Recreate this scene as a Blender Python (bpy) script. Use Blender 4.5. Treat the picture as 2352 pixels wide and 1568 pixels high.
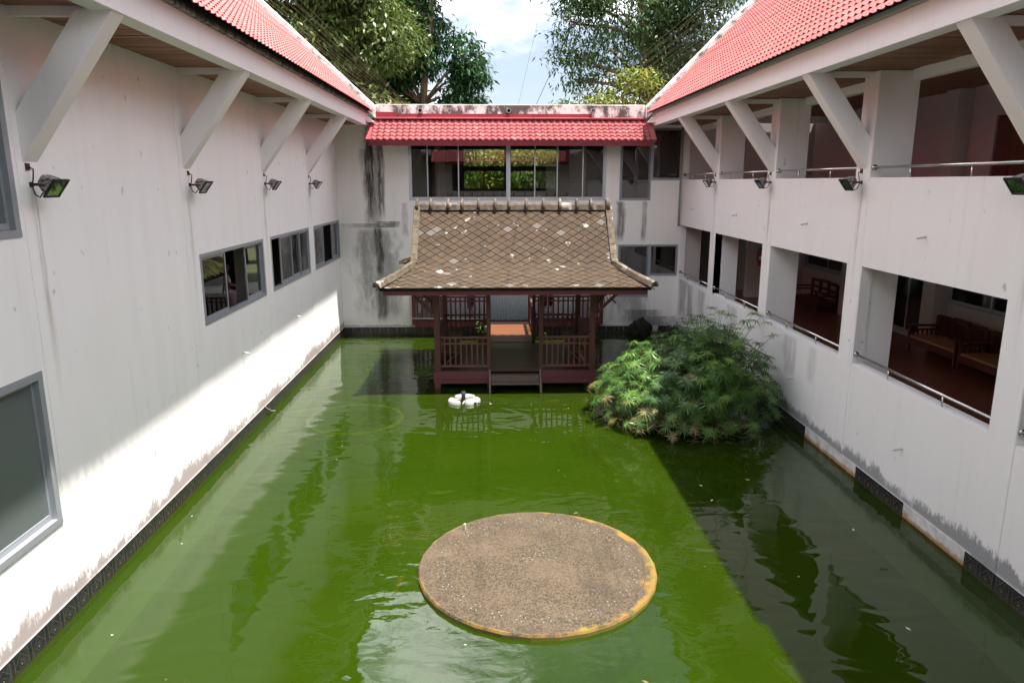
import bpy, bmesh, math, random
import numpy as np
from mathutils import Vector, Matrix, Quaternion
for o in list(bpy.data.objects): bpy.data.objects.remove(o)
S = bpy.context.scene
col = S.collection
R = math.radians
random.seed(7); rng = np.random.default_rng(11)

# ------------------------------------------------------------------ camera
CAM_H = 5.2
PITCH, YAW = R(12.371), R(1.652)
cd = bpy.data.cameras.new('camera'); cam = bpy.data.objects.new('camera', cd); col.objects.link(cam)
cd.sensor_width = 36; cd.lens = 1670.0 / 2352 * 36; cd.clip_start = 0.05; cd.clip_end = 2000
cam.location = (0, 0, CAM_H)
_f = Vector((math.sin(YAW) * math.cos(PITCH), math.cos(YAW) * math.cos(PITCH), -math.sin(PITCH)))
cam.rotation_euler = _f.to_track_quat('-Z', 'Y').to_euler()
S.camera = cam
S.view_settings.view_transform = 'Standard'; S.view_settings.look = 'None'
S.view_settings.gamma = 1; S.view_settings.use_curve_mapping = False
S.view_settings.exposure = 2.15
S.render.engine = 'CYCLES'
S.cycles.max_bounces = 7; S.cycles.diffuse_bounces = 4; S.cycles.glossy_bounces = 3; S.cycles.transmission_bounces = 3; S.cycles.transparent_max_bounces = 8; S.cycles.caustics_reflective = False; S.cycles.caustics_refractive = False
S.render.resolution_x = 1024; S.render.resolution_y = 682

# ------------------------------------------------------------------ sun + sky
SUN_TO = Vector((0.25, -0.10, 1.0)).normalized()          # towards the sun
SUN_EL = math.asin(SUN_TO.z); SUN_AZ = math.atan2(SUN_TO.x, SUN_TO.y)
sl = bpy.data.lights.new('sun', 'SUN'); sl.energy = 3.3; sl.angle = R(0.8); sl.color = (1.0, 0.955, 0.89)
so = bpy.data.objects.new('sun', sl); col.objects.link(so)
so.rotation_euler = SUN_TO.to_track_quat('Z', 'Y').to_euler(); so.location = (20, -10, 60)
W = bpy.data.worlds.new('World'); S.world = W; W.use_nodes = True
wn = W.node_tree; wn.nodes.clear()
w_out = wn.nodes.new('ShaderNodeOutputWorld'); w_bg = wn.nodes.new('ShaderNodeBackground')
w_sky = wn.nodes.new('ShaderNodeTexSky'); w_sky.sky_type = 'NISHITA'; w_sky.sun_disc = False
w_sky.sun_elevation = SUN_EL; w_sky.sun_rotation = SUN_AZ; w_sky.air_density = 1.0; w_sky.dust_density = 1.6; w_sky.ozone_density = 1.2
w_bg.inputs['Strength'].default_value = 0.056
w_tc = wn.nodes.new('ShaderNodeTexCoord')
w_map = wn.nodes.new('ShaderNodeMapping'); w_map.inputs['Scale'].default_value = (1, 1, 2.2); w_map.inputs['Location'].default_value = (3.1, 2.2, 0.9)
w_no = wn.nodes.new('ShaderNodeTexNoise'); w_no.inputs['Scale'].default_value = 3.1; w_no.inputs['Detail'].default_value = 8; w_no.inputs['Roughness'].default_value = 0.55
w_mr = wn.nodes.new('ShaderNodeMapRange'); w_mr.interpolation_type = 'SMOOTHSTEP'
w_mr.inputs['From Min'].default_value = 0.38; w_mr.inputs['From Max'].default_value = 0.66; w_mr.inputs['To Max'].default_value = 0.97
w_mx = wn.nodes.new('ShaderNodeMix'); w_mx.data_type = 'RGBA'; w_mx.inputs['B'].default_value = (27, 27.2, 27.6, 1)
wn.links.new(w_tc.outputs['Generated'], w_map.inputs['Vector']); wn.links.new(w_map.outputs['Vector'], w_no.inputs['Vector'])
w_pw = wn.nodes.new('ShaderNodeMath'); w_pw.operation = 'POWER'; w_pw.inputs[1].default_value = 2.6
w_hz = wn.nodes.new('ShaderNodeMix'); w_hz.data_type = 'RGBA'; w_hz.inputs['Factor'].default_value = 0.5; w_hz.inputs['B'].default_value = (2.75, 3.0, 3.4, 1)   # thin even haze
wn.links.new(w_no.outputs['Fac'], w_mr.inputs['Value']); wn.links.new(w_mr.outputs['Result'], w_pw.inputs[0]); wn.links.new(w_pw.outputs[0], w_mx.inputs['Factor'])
wn.links.new(w_sky.outputs['Color'], w_hz.inputs['A']); wn.links.new(w_hz.outputs['Result'], w_mx.inputs['A']); wn.links.new(w_mx.outputs['Result'], w_bg.inputs['Color'])
wn.links.new(w_bg.outputs['Background'], w_out.inputs['Surface'])

# ------------------------------------------------------------------ mesh helpers
def face_random(o, per):
    me = o.data; at = me.attributes.new('rnd', 'FLOAT', 'FACE'); n = len(me.polygons); q = rng.uniform(0, 1, n//per + 1); at.data.foreach_set('value', np.repeat(q, per)[:n].astype(np.float32)); return o
class MB:
    """collects geometry, build() links it as ONE mesh object"""
    def __init__(s): s.v = []; s.f = []; s.m = []
    def add(s, vs, fs, mi=0):
        b = len(s.v); s.v += [tuple(p) for p in vs]
        s.f += [tuple(b + i for i in f) for f in fs]; s.m += [mi] * len(fs); return s
    def box(s, x0, x1, y0, y1, z0, z1, mi=0):
        x0, x1 = min(x0, x1), max(x0, x1); y0, y1 = min(y0, y1), max(y0, y1); z0, z1 = min(z0, z1), max(z0, z1)
        v = [(x0,y0,z0),(x1,y0,z0),(x1,y1,z0),(x0,y1,z0),(x0,y0,z1),(x1,y0,z1),(x1,y1,z1),(x0,y1,z1)]
        return s.add(v, [(3,2,1,0),(4,5,6,7),(0,1,5,4),(1,2,6,5),(2,3,7,6),(3,0,4,7)], mi)
    def beam(s, p0, p1, w, t, up=(0,0,1), mi=0):
        """rectangular bar from p0 to p1, w wide (sideways), t thick (along up)"""
        p0, p1 = Vector(p0), Vector(p1); d = (p1 - p0).normalized(); u = Vector(up)
        sd = d.cross(u)
        if sd.length < 1e-4: sd = d.cross(Vector((1,0,0)))
        sd.normalize(); u = sd.cross(d).normalized()
        c = [(-w/2,-t/2),(w/2,-t/2),(w/2,t/2),(-w/2,t/2)]
        v = [p + sd*a + u*b for p in (p0, p1) for a, b in c]
        return s.add(v, [(0,1,2,3),(7,6,5,4),(0,4,5,1),(1,5,6,2),(2,6,7,3),(3,7,4,0)], mi)
    def tube(s, pts, r, n=8, mi=0, cap=True):
        pts = [Vector(p) for p in pts]; k = len(pts)
        rr = r if isinstance(r, (list, tuple)) else [r] * k
        ref = None; rings = []
        for i, p in enumerate(pts):
            d = (pts[min(i+1,k-1)] - pts[max(i-1,0)]).normalized()
            if ref is None: ref = d.orthogonal().normalized()
            ref = (ref - d * ref.dot(d));  ref = ref.normalized() if ref.length > 1e-5 else d.orthogonal().normalized()
            q = d.cross(ref)
            rings.append([p + (ref*math.cos(2*math.pi*j/n) + q*math.sin(2*math.pi*j/n)) * rr[i] for j in range(n)])
        v = [p for ring in rings for p in ring]; f = []
        for i in range(k-1):
            for j in range(n): f.append((i*n+j, i*n+(j+1)%n, (i+1)*n+(j+1)%n, (i+1)*n+j))
        if cap: f += [tuple(range(n))[::-1], tuple(range((k-1)*n, k*n))]
        return s.add(v, f, mi)
    def prism(s, poly, axis, a0, a1, mi=0):
        """extrude a 2D polygon; axis 'x' -> (y,z), 'y' -> (x,z), 'z' -> (x,y)"""
        m = {'x': lambda p,a:(a,p[0],p[1]), 'y': lambda p,a:(p[0],a,p[1]), 'z': lambda p,a:(p[0],p[1],a)}[axis]
        n = len(poly); v = [m(p,a0) for p in poly] + [m(p,a1) for p in poly]
        f = [tuple(range(n))[::-1], tuple(range(n,2*n))] + [(i,(i+1)%n,n+(i+1)%n,n+i) for i in range(n)]
        return s.add(v, f, mi)
    def lathe(s, prof, n=16, c=(0,0,0), mi=0):
        v = []; f = []; k = len(prof)
        for r, z in prof:
            for j in range(n): v.append((c[0]+r*math.cos(2*math.pi*j/n), c[1]+r*math.sin(2*math.pi*j/n), c[2]+z))
        for i in range(k-1):
            for j in range(n): f.append((i*n+j, i*n+(j+1)%n, (i+1)*n+(j+1)%n, (i+1)*n+j))
        f += [tuple(range(n))[::-1], tuple(range((k-1)*n, k*n))]
        return s.add(v, f, mi)
    def mesh(s, name, mats, smooth=False, fix=True):
        me = bpy.data.meshes.new(name); me.from_pydata(s.v, [], s.f)
        for m in (mats if isinstance(mats, (list, tuple)) else [mats]): me.materials.append(m)
        if any(s.m): me.polygons.foreach_set('material_index', s.m)
        if fix:
            bm = bmesh.new(); bm.from_mesh(me); bmesh.ops.recalc_face_normals(bm, faces=bm.faces); bm.to_mesh(me); bm.free()
        if smooth: me.polygons.foreach_set('use_smooth', [True] * len(me.polygons))
        me.update(); return me
    def build(s, name, mats, parent=None, smooth=False, fix=True, world=True, bevel=0):
        return link(name, s.mesh(name, mats, smooth, fix), parent, world, bevel)

def link(name, data, parent=None, world=True, bevel=0):
    o = bpy.data.objects.new(name, data); col.objects.link(o)
    if parent is not None:
        o.parent = parent
        if world: o.matrix_parent_inverse = WM[parent.name].inverted()
    WM[o.name] = WM[parent.name].copy() if (parent is not None and not world) else Matrix()
    if bevel:
        b = o.modifiers.new('bevel', 'BEVEL'); b.width = bevel; b.segments = 2; b.limit_method = 'ANGLE'; b.angle_limit = R(40)
    return o
WM = {}
def tag(o, label=None, cat=None, group=None, kind=None):
    if label: o['label'] = label
    if cat: o['category'] = cat
    if group: o['group'] = group
    if kind: o['kind'] = kind
    return o
def thing(name, label, cat, loc=(0,0,0), rz=0, group=None):
    o = bpy.data.objects.new(name, None); col.objects.link(o); o.empty_display_size = 0.2
    o.location = loc; o.rotation_euler = (0,0,rz)
    WM[o.name] = Matrix.Translation(loc) @ Matrix.Rotation(rz, 4, 'Z')
    return tag(o, label, cat, group)
def copy_tree(o, parent=None):
    c = o.copy(); col.objects.link(c)
    if parent is not None: c.parent = parent
    for ch in list(o.children): copy_tree(ch, c)
    return c
def put(name, me, parent, loc, rot=None, scale=None):
    """an instance of a shared mesh placed in world space under parent (parent is in world identity space)"""
    o = bpy.data.objects.new(name, me); col.objects.link(o)
    M = Matrix.Translation(loc)
    if rot is not None: M = M @ (rot.to_matrix().to_4x4() if isinstance(rot, Quaternion) else rot.to_4x4())
    if scale is not None: M = M @ Matrix.Diagonal((*scale, 1)) if not isinstance(scale, (int, float)) else M @ Matrix.Scale(scale, 4)
    if parent is not None: o.parent = parent; o.matrix_parent_inverse = WM[parent.name].inverted()
    o.matrix_basis = M
    return o
def holed(u0, u1, v0, v1, holes, P, depth):
    """a wall slab with openings. P(u, v, d) -> xyz, d = 0 on the outer face"""
    us = sorted({u0, u1, *[a for h in holes for a in h[:2]]}); vs = sorted({v0, v1, *[a for h in holes for a in h[2:]]})
    us = [u for u in us if u0 <= u <= u1]; vs = [v for v in vs if v0 <= v <= v1]
    def solid(i, j):
        if i < 0 or j < 0 or i >= len(us)-1 or j >= len(vs)-1: return False
        a, b = (us[i]+us[i+1])/2, (vs[j]+vs[j+1])/2
        return not any(h[0] < a < h[1] and h[2] < b < h[3] for h in holes)
    mb = MB()
    for i in range(len(us)-1):
        for j in range(len(vs)-1):
            if not solid(i, j): continue
            a, b, c, d = us[i], us[i+1], vs[j], vs[j+1]
            for dd in (0, depth): mb.add([P(a,c,dd),P(b,c,dd),P(b,d,dd),P(a,d,dd)], [(0,1,2,3)])
            for (ii, jj, e) in ((i-1,j,((a,c),(a,d))),(i+1,j,((b,c),(b,d))),(i,j-1,((a,c),(b,c))),(i,j+1,((a,d),(b,d)))):
                if not solid(ii, jj):
                    (p, q), (r_, t_) = e
                    mb.add([P(p,q,0),P(r_,t_,0),P(r_,t_,depth),P(p,q,depth)], [(0,1,2,3)])
    # weld
    bm = bmesh.new(); vv = [bm.verts.new(p) for p in mb.v]
    for f in mb.f: bm.faces.new([vv[i] for i in f])
    bmesh.ops.remove_doubles(bm, verts=bm.verts, dist=1e-4); bmesh.ops.recalc_face_normals(bm, faces=bm.faces)
    out = MB(); bm.verts.index_update(); out.v = [tuple(v.co) for v in bm.verts]; out.f = [tuple(v.index for v in f.verts) for f in bm.faces]; out.m = [0]*len(out.f)
    bm.free(); return out

# ------------------------------------------------------------------ node helpers
class X:
    def __init__(s, nt, sock): s.nt = nt; s.k = sock
    def _m(s, op, *a, clamp=False):
        n = s.nt.nodes.new('ShaderNodeMath'); n.operation = op; n.use_clamp = clamp
        for i, v in enumerate((s,) + a):
            if isinstance(v, X): s.nt.links.new(v.k, n.inputs[i])
            else: n.inputs[i].default_value = v
        return X(s.nt, n.outputs[0])
    def __add__(s, o): return s._m('ADD', o)
    __radd__ = __add__
    def __sub__(s, o): return s._m('SUBTRACT', o)
    def __rsub__(s, o): return (s * -1) + o
    def __mul__(s, o): return s._m('MULTIPLY', o)
    __rmul__ = __mul__
    def __truediv__(s, o): return s._m('DIVIDE', o)
    def abs(s): return s._m('ABSOLUTE')
    def fract(s): return s._m('FRACT')
    def floor(s): return s._m('FLOOR')
    def mod(s, o): return s._m('FLOORED_MODULO', o)
    def gt(s, o): return s._m('GREATER_THAN', o)
    def lt(s, o): return s._m('LESS_THAN', o)
    def max(s, o): return s._m('MAXIMUM', o)
    def min(s, o): return s._m('MINIMUM', o)
    def clamp(s): return s._m('ADD', 0.0, clamp=True)
    def ss(s, a, b):
        n = s.nt.nodes.new('ShaderNodeMapRange'); n.interpolation_type = 'SMOOTHSTEP'
        rev = a > b
        n.inputs['From Min'].default_value = min(a,b); n.inputs['From Max'].default_value = max(a,b)
        n.inputs['To Min'].default_value = 1.0 if rev else 0.0; n.inputs['To Max'].default_value = 0.0 if rev else 1.0
        s.nt.links.new(s.k, n.inputs['Value']); return X(s.nt, n.outputs['Result'])
class Mat:
    def __init__(s, name, rough=0.6, metal=0.0, spec=0.4):
        s.m = bpy.data.materials.new(name); s.m.use_nodes = True; s.nt = s.m.node_tree
        s.b = s.nt.nodes['Principled BSDF']; s.b.inputs['Roughness'].default_value = rough
        s.b.inputs['Metallic'].default_value = metal; s.b.inputs['Specular IOR Level'].default_value = spec
        s.out = s.nt.nodes['Material Output']; s._pos = None; s._obj = None
    def node(s, t): return s.nt.nodes.new(t)
    def pos(s):
        if s._pos is None: s._pos = s.sep(s.node('ShaderNodeNewGeometry').outputs['Position'])
        return s._pos
    def local(s):
        if s._obj is None: s._obj = s.sep(s.node('ShaderNodeTexCoord').outputs['Object'])
        return s._obj
    def rand(s): return X(s.nt, s.node('ShaderNodeObjectInfo').outputs['Random'])
    def sep(s, sock):
        n = s.node('ShaderNodeSeparateXYZ'); s.nt.links.new(sock, n.inputs[0]); return [X(s.nt, o) for o in n.outputs]
    def vec(s, x=0, y=0, z=0):
        n = s.node('ShaderNodeCombineXYZ')
        for i, v in enumerate((x,y,z)):
            if isinstance(v, X): s.nt.links.new(v.k, n.inputs[i])
            else: n.inputs[i].default_value = v
        return n.outputs[0]
    def noise(s, v, scale=1, detail=4, rough=0.55, dist=0):
        n = s.node('ShaderNodeTexNoise'); n.inputs['Scale'].default_value = scale; n.inputs['Detail'].default_value = detail
        n.inputs['Roughness'].default_value = rough; n.inputs['Distortion'].default_value = dist
        s.nt.links.new(v, n.inputs['Vector']); return X(s.nt, n.outputs['Fac'])
    def voro(s, v, scale=1, feature='F1', out='Distance', rnd=1.0):
        n = s.node('ShaderNodeTexVoronoi'); n.feature = feature; n.inputs['Scale'].default_value = scale; n.inputs['Randomness'].default_value = rnd
        s.nt.links.new(v, n.inputs['Vector'])
        return X(s.nt, n.outputs[out]) if out != 'Color' else s.sep(n.outputs['Color'])[0]
    def white(s, v):
        n = s.node('ShaderNodeTexWhiteNoise'); n.noise_dimensions = '3D'; s.nt.links.new(v, n.inputs['Vector']); return X(s.nt, n.outputs['Value'])
    def mix(s, fac, a, b):
        n = s.node('ShaderNodeMix'); n.data_type = 'RGBA'
        for key, v in (('Factor', fac), ('A', a), ('B', b)):
            k = n.inputs[0] if key == 'Factor' else n.inputs[key]
            if key != 'Factor': k = [i for i in n.inputs if i.name == key and i.type == 'RGBA'][0]
            if isinstance(v, X): s.nt.links.new(v.k, k)
            elif isinstance(v, (tuple, list)): k.default_value = (*v[:3], 1)
            elif isinstance(v, (int, float)): k.default_value = v
            else: s.nt.links.new(v, k)
        return [o for o in n.outputs if o.type == 'RGBA'][0]
    def color(s, c):
        if isinstance(c, (tuple, list)): s.b.inputs['Base Color'].default_value = (*c[:3], 1)
        else: s.nt.links.new(c, s.b.inputs['Base Color'])
        return s
    def rough(s, x): s.nt.links.new(x.k, s.b.inputs['Roughness']); return s
    def bump(s, x, strength=0.3, dist=0.02):
        n = s.node('ShaderNodeBump'); n.inputs['Strength'].default_value = strength; n.inputs['Distance'].default_value = dist
        s.nt.links.new(x.k, n.inputs['Height']); s.nt.links.new(n.outputs['Normal'], s.b.inputs['Normal']); return n

# ------------------------------------------------------------------ materials
def plaster(name, base=(0.91,0.885,0.872), mould=None, mould_h=0.55, stains=(), rust=None, dirt=0.5, tint=None, streak=0.45):
    k = Mat(name, rough=0.75, spec=0.25); x, y, z = k.pos(); u = x + y; stk = streak
    big = k.noise(k.vec(x*0.5, y*0.5, z*0.35), 1, 4)
    st = k.noise(k.vec(u*9, 0, z*0.35), 1, 6, 0.65)
    sp = k.noise(k.vec(u*7, 0, z*4.0), 1, 2, 0.4)
    c = k.mix(big.ss(0.35, 0.75)*0.35, base, tuple(b*f for b, f in zip(base, (0.93,0.925,0.90))))
    st2 = k.noise(k.vec(u*3.2, 7, z*0.16), 1, 5, 0.6); c = k.mix(st2.ss(0.42, 0.62)*stk*dirt, c, tuple(b*0.90 for b in base))
    c = k.mix(st.ss(0.55, 0.78)*0.38*dirt, c, (0.42,0.40,0.37))
    dr = k.noise(k.vec(u*26, 2.2, z*0.5), 1, 3, 0.5); c = k.mix(dr.ss(0.70, 0.78)*k.noise(k.vec(u*0.8, 5, z*0.8), 1, 3).ss(0.5, 0.7)*0.5*dirt, c, (0.27,0.24,0.21))
    c = k.mix(sp.ss(0.705, 0.76)*0.7*dirt, c, (0.20,0.17,0.15))
    if tint: c = k.mix(z.ss(*tint[1])*0.9, c, tint[0])
    if mould:
        m1 = k.noise(k.vec(u*3.1, 0, z*1.9), 1, 10, 0.76, 0.5); m2 = k.noise(k.vec(u*0.55, 3.3, 0), 1, 3)
        lvl = (z - 0.22) / mould_h
        m3 = k.noise(k.vec(u*22, 1.1, z*7.0), 1, 6, 0.75)
        msk = (m1*1.25 + m2*0.9 - 0.66 - lvl*0.95 + (m3-0.5)*0.7).ss(0.0, 0.22) * lvl.ss(-0.05, 0.12)
        c = k.mix(msk*0.85, c, mould)
        edge = (z - 0.245).abs().ss(0.03, 0.0)
        c = k.mix(edge*0.35, c, (0.75,0.72,0.68))
    for (u0, hw, z0, z1, stg, colr, ax) in stains:
        a = x if ax == 'x' else y
        wob = (k.noise(k.vec(u0, u*1.5, z*0.9), 1, 5, 0.6) - 0.5) * hw * 2.2
        side = ((a - u0) + wob).abs().ss(hw*1.15, hw*0.45)
        vert = z.ss(z0, z0 + (z1-z0)*0.25) * z.ss(z1, z1 - (z1-z0)*0.08)
        fq = 10 if hw < 0.4 else 3.5
        tex = k.noise(k.vec(u*fq, u0*3, z*(1.0 if z1-z0 > 0.5 else 6.0)), 1, 9, 0.74).ss(0.28, 0.58)
        c = k.mix(side * vert * tex * stg, c, colr)
    if rust:
        (y0, pitch, ztop, zbot) = rust
        d = ((y - y0 + pitch/2).mod(pitch) - pitch/2)
        wob = (k.noise(k.vec(0, u*2, z*1.2), 1, 3) - 0.5) * 0.12
        m = (d + wob).abs().ss(0.10, 0.01) * z.ss(ztop, ztop-0.1) * z.ss(zbot, ztop) * k.noise(k.vec(u*14, 1.7, z*0.7), 1, 6, 0.7).ss(0.38, 0.7)
        c = k.mix(m*0.75, c, (0.30,0.20,0.14))
    k.color(c)
    k.bump(k.noise(k.vec(x, y, z), 38, 5, 0.6) + k.noise(k.vec(x, y, z), 2.2, 2)*3.0, 0.14, 0.012)
    return k.m
M = {}
G = (0.17,0.155,0.14); BK = (0.035,0.032,0.026); GR = (0.34,0.33,0.31)
M['wallL'] = plaster('plaster_left', mould=(0.34,0.27,0.255), mould_h=0.62, rust=(8.5,4.22,5.12,2.2), dirt=0.55)
M['wallR'] = plaster('plaster_right', base=(0.86,0.825,0.815), mould=(0.22,0.22,0.23), mould_h=0.55, rust=(8.62,4.22,5.12,2.6), dirt=0.7, streak=0.12,
    stains=[(24.4,0.5,0.6,2.0,0.6,G,'y'),(23.4,0.35,0.7,1.95,0.65,G,'y'),(22.2,0.5,0.8,1.95,0.5,G,'y'),(19.3,0.5,0.9,1.95,0.35,G,'y'),(15.3,0.35,1.0,1.95,0.35,G,'y'),(14.2,0.2,1.1,1.95,0.3,G,'y')])
M['wallB'] = plaster('plaster_back', base=(0.90,0.87,0.82), mould=(0.45,0.43,0.40), mould_h=0.25, dirt=0.5,
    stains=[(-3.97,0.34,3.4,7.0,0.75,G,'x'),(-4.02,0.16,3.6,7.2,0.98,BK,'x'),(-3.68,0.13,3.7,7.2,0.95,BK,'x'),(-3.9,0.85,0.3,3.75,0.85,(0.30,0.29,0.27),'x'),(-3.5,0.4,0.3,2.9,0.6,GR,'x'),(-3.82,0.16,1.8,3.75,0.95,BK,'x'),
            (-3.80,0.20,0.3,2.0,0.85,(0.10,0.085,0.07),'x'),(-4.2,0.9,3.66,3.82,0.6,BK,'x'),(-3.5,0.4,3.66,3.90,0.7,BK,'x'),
            (4.42,0.17,3.1,4.6,0.9,G,'x'),(5.25,0.10,3.1,4.6,0.8,G,'x'),(4.75,0.65,0.25,1.3,0.85,GR,'x'),(5.35,0.75,0.1,0.85,0.8,(0.12,0.12,0.12),'x'),(5.9,0.6,0.1,0.6,0.7,(0.2,0.2,0.22),'x'),(-2.9,0.12,3.3,4.55,0.7,GR,'x'),(-1.7,0.7,0.2,0.45,0.6,GR,'x')])
M['parapet'] = plaster('plaster_parapet', base=(0.74,0.70,0.67), dirt=1.0)
def _parapet():
    k = Mat('plaster_parapet_mouldy', rough=0.85, spec=0.2); x, y, z = k.pos()
    a = k.noise(k.vec(x*3.0, y*3, z*2.0), 1, 9, 0.72); b = k.noise(k.vec(x*0.9, y, z*0.5), 1, 4)
    c = k.mix((a*1.3 + b*0.6 - 0.90).ss(-0.10, 0.12), (0.72,0.67,0.64), (0.10,0.085,0.08))
    c = k.mix((z - 7.655).ss(-0.04, 0.0)*0.6, c, (0.62,0.55,0.47)); k.color(c)
    k.bump(a, 0.4, 0.02); return k.m
M['parapet'] = _parapet()
def _coping():
    k = Mat('plaster_coping', rough=0.85, spec=0.2); x, y, z = k.pos()
    a = k.noise(k.vec(x*2.4, y*6, z*2.4), 1, 9, 0.72)
    k.color(k.mix(a.ss(0.46, 0.62), (0.78,0.75,0.73), (0.17,0.15,0.14))); k.bump(a, 0.3, 0.02); return k.m
M['coping'] = _coping()
def _fascia():
    k = Mat('plaster_fascia', rough=0.7, spec=0.25); x, y, z = k.pos(); u = x + y
    st = k.noise(k.vec(x*11, y*11, z*0.6), 1, 6, 0.7)
    c = k.mix(st.ss(0.5, 0.8)*0.2, (0.87,0.84,0.835), (0.60,0.54,0.52)); k.color(c)
    k.bump(k.noise(k.vec(x,y,z), 30, 4), 0.12, 0.01); return k.m
M['fascia'] = _fascia()
def _gutter():
    k = Mat('plaster_eave_board_mouldy', rough=0.85, spec=0.15); x, y, z = k.pos()
    st = k.noise(k.vec(x*7, y*7, z*1.2), 1, 8, 0.75)
    k.color(k.mix((st + (z-7.34)*1.6).ss(0.36, 0.62), (0.55,0.50,0.49), (0.085,0.085,0.08))); return k.m
M['gutterL'] = _gutter()
M['gutterR'] = Mat('plaster_eave_board', rough=0.8).color((0.42,0.42,0.40)).m
def redtile(name, base, var=0.10, attr=False):
    k = Mat(name, rough=0.62, spec=0.12); x, y, z = k.pos()
    n = k.noise(k.vec(x,y,z), 1.1, 5); n2 = k.noise(k.vec(x,y,z), 14, 3)
    r = k.rand()
    if attr:
        an = k.node('ShaderNodeAttribute'); an.attribute_name = 'rnd'; r = X(k.nt, an.outputs['Fac'])
    d = tuple(b*0.78 for b in base); l = tuple(min(1, b*1.12+0.02) for b in base)
    c = k.mix(n.ss(0.3, 0.75), base, d); c = k.mix(r*0.35, c, l); c = k.mix(r.gt(0.93)*0.35, c, tuple(b*0.62 for b in base)); c = k.mix(r.lt(0.05)*0.3, c, (0.50,0.24,0.21)); c = k.mix(n2.ss(0.62,0.8)*0.25, c, (0.30,0.16,0.13))
    k.color(c); k.bump(n2, 0.1, 0.01); return k.m
M['tile'] = redtile('red_roof_tile', (0.40,0.130,0.123))
M['tile_a'] = redtile('red_roof_tile_mass', (0.40,0.130,0.123), attr=True)
M['tileB'] = redtile('red_metal_tile', (0.34,0.085,0.09))
M['redmetal'] = redtile('red_metal_flashing', (0.27,0.045,0.055))
M['fasciared'] = redtile('dark_red_fascia', (0.20,0.035,0.045))
def wood(name, a, b, axis='x', sc=1.0, rough=0.55, rnd=0.5):
    k = Mat(name, rough=rough, spec=0.35); x, y, z = k.pos()
    s_ = {'x': (1.2,22,22), 'y': (22,1.2,22), 'z': (22,22,1.2)}[axis]
    n = k.noise(k.vec(x*s_[0]*sc, y*s_[1]*sc, z*s_[2]*sc), 1, 6, 0.65, 0.4); r = k.rand()
    c = k.mix(n.ss(0.3, 0.72), a, b); c = k.mix(r*rnd, c, tuple(v*0.5 for v in a)); k.color(c); k.bump(n, 0.25, 0.01); return k.m
M['soffit'] = wood('soffit_boards', (0.40,0.19,0.115), (0.21,0.095,0.058), 'x', rnd=0.55)
M['post'] = wood('pavilion_post_wood', (0.115,0.042,0.028), (0.06,0.022,0.016), 'z')
M['rail'] = wood('pavilion_rail_wood', (0.16,0.075,0.05), (0.08,0.034,0.025), 'x')
M['beamred'] = wood('pavilion_painted_beam', (0.135,0.034,0.038), (0.105,0.026,0.03), 'x', rnd=0.15, rough=0.5)
M['deck'] = wood('deck_planks', (0.105,0.052,0.032), (0.055,0.027,0.018), 'x', rough=0.35, rnd=0.45); M['deck2'] = wood('bridge_planks', (0.20,0.072,0.030), (0.12,0.042,0.019), 'x', rough=0.4, rnd=0.4)
M['grey_wood'] = wood('weathered_plank', (0.20,0.145,0.115), (0.10,0.07,0.055), 'x')
M['balust'] = wood('balustrade_red_wood', (0.15,0.035,0.033), (0.09,0.02,0.022), 'z', rnd=0.2)
M['sofa'] = wood('sofa_wood', (0.12,0.035,0.02), (0.06,0.017,0.012), 'y', rough=0.35)
M['bracket'] = wood('carved_bracket_wood', (0.13,0.07,0.035), (0.06,0.03,0.018), 'z')
M['doorwood'] = wood('panel_door_wood', (0.20,0.045,0.02), (0.11,0.025,0.015), 'z', rough=0.35)
M['cushion'] = Mat('cushion_fabric', rough=0.8).color((0.36,0.19,0.09)).m
def _shingle(name, moss=0.0, attr=False):
    k = Mat(name, rough=0.88, spec=0.2); x, y, z = k.pos(); r = k.rand()
    if attr:
        an = k.node('ShaderNodeAttribute'); an.attribute_name = 'rnd'; r = X(k.nt, an.outputs['Fac'])
    cell = k.white(k.vec((x*3.23).floor(), (y*6).floor(), (z*6).floor()))
    n = k.noise(k.vec(x,y,z), 5.5, 6, 0.62); f = k.noise(k.vec(x,y,z), 45, 4, 0.7); pale = k.noise(k.vec(x + r*37.0, y + r*11.0, z), 2.6, 5, 0.6)
    c = k.mix(n.ss(0.3,0.7), (0.048,0.0315,0.0195), (0.075,0.050,0.031))
    c = k.mix(r.ss(0.0, 1.0)*0.5, c, (0.038,0.028,0.020))
    c = k.mix(r.gt(0.96)*0.7, c, (0.13,0.112,0.10))
    c = k.mix((pale + (r-0.5)*0.10).ss(0.635, 0.72)*0.8, c, (0.40,0.36,0.31))
    c = k.mix(f.ss(0.56,0.70)*0.35, c, (0.17,0.14,0.105)); c = k.mix(f.ss(0.44,0.32)*0.5, c, (0.07,0.055,0.045))
    if moss: c = k.mix(n.ss(0.45, 0.6)*moss, c, (0.13,0.17,0.03))
    k.color(c); k.bump(f, 0.4, 0.01); return k.m
M['shingle'] = _shingle('concrete_shingle'); M['shingle_a'] = _shingle('concrete_shingle_far', 0, True); M['shingle_moss'] = _shingle('mossy_concrete_shingle', 0.75)
def _ridge():
    k = Mat('concrete_ridge', rough=0.9, spec=0.2); x, y, z = k.pos()
    n = k.noise(k.vec(x,y,z), 6, 7, 0.68); f = k.noise(k.vec(x,y,z), 40, 4, 0.7); p = k.noise(k.vec(x,y,z), 1.7, 3)
    c = k.mix(n.ss(0.35,0.66), (0.060,0.046,0.033), (0.125,0.10,0.073)); c = k.mix((p+n*0.4).ss(0.80,0.92), c, (0.30,0.265,0.225)); c = k.mix(f.ss(0.42,0.33)*0.6, c, (0.07,0.06,0.05))
    k.color(c); k.bump(f + n, 0.4, 0.012); return k.m
M['ridge'] = _ridge()
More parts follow.
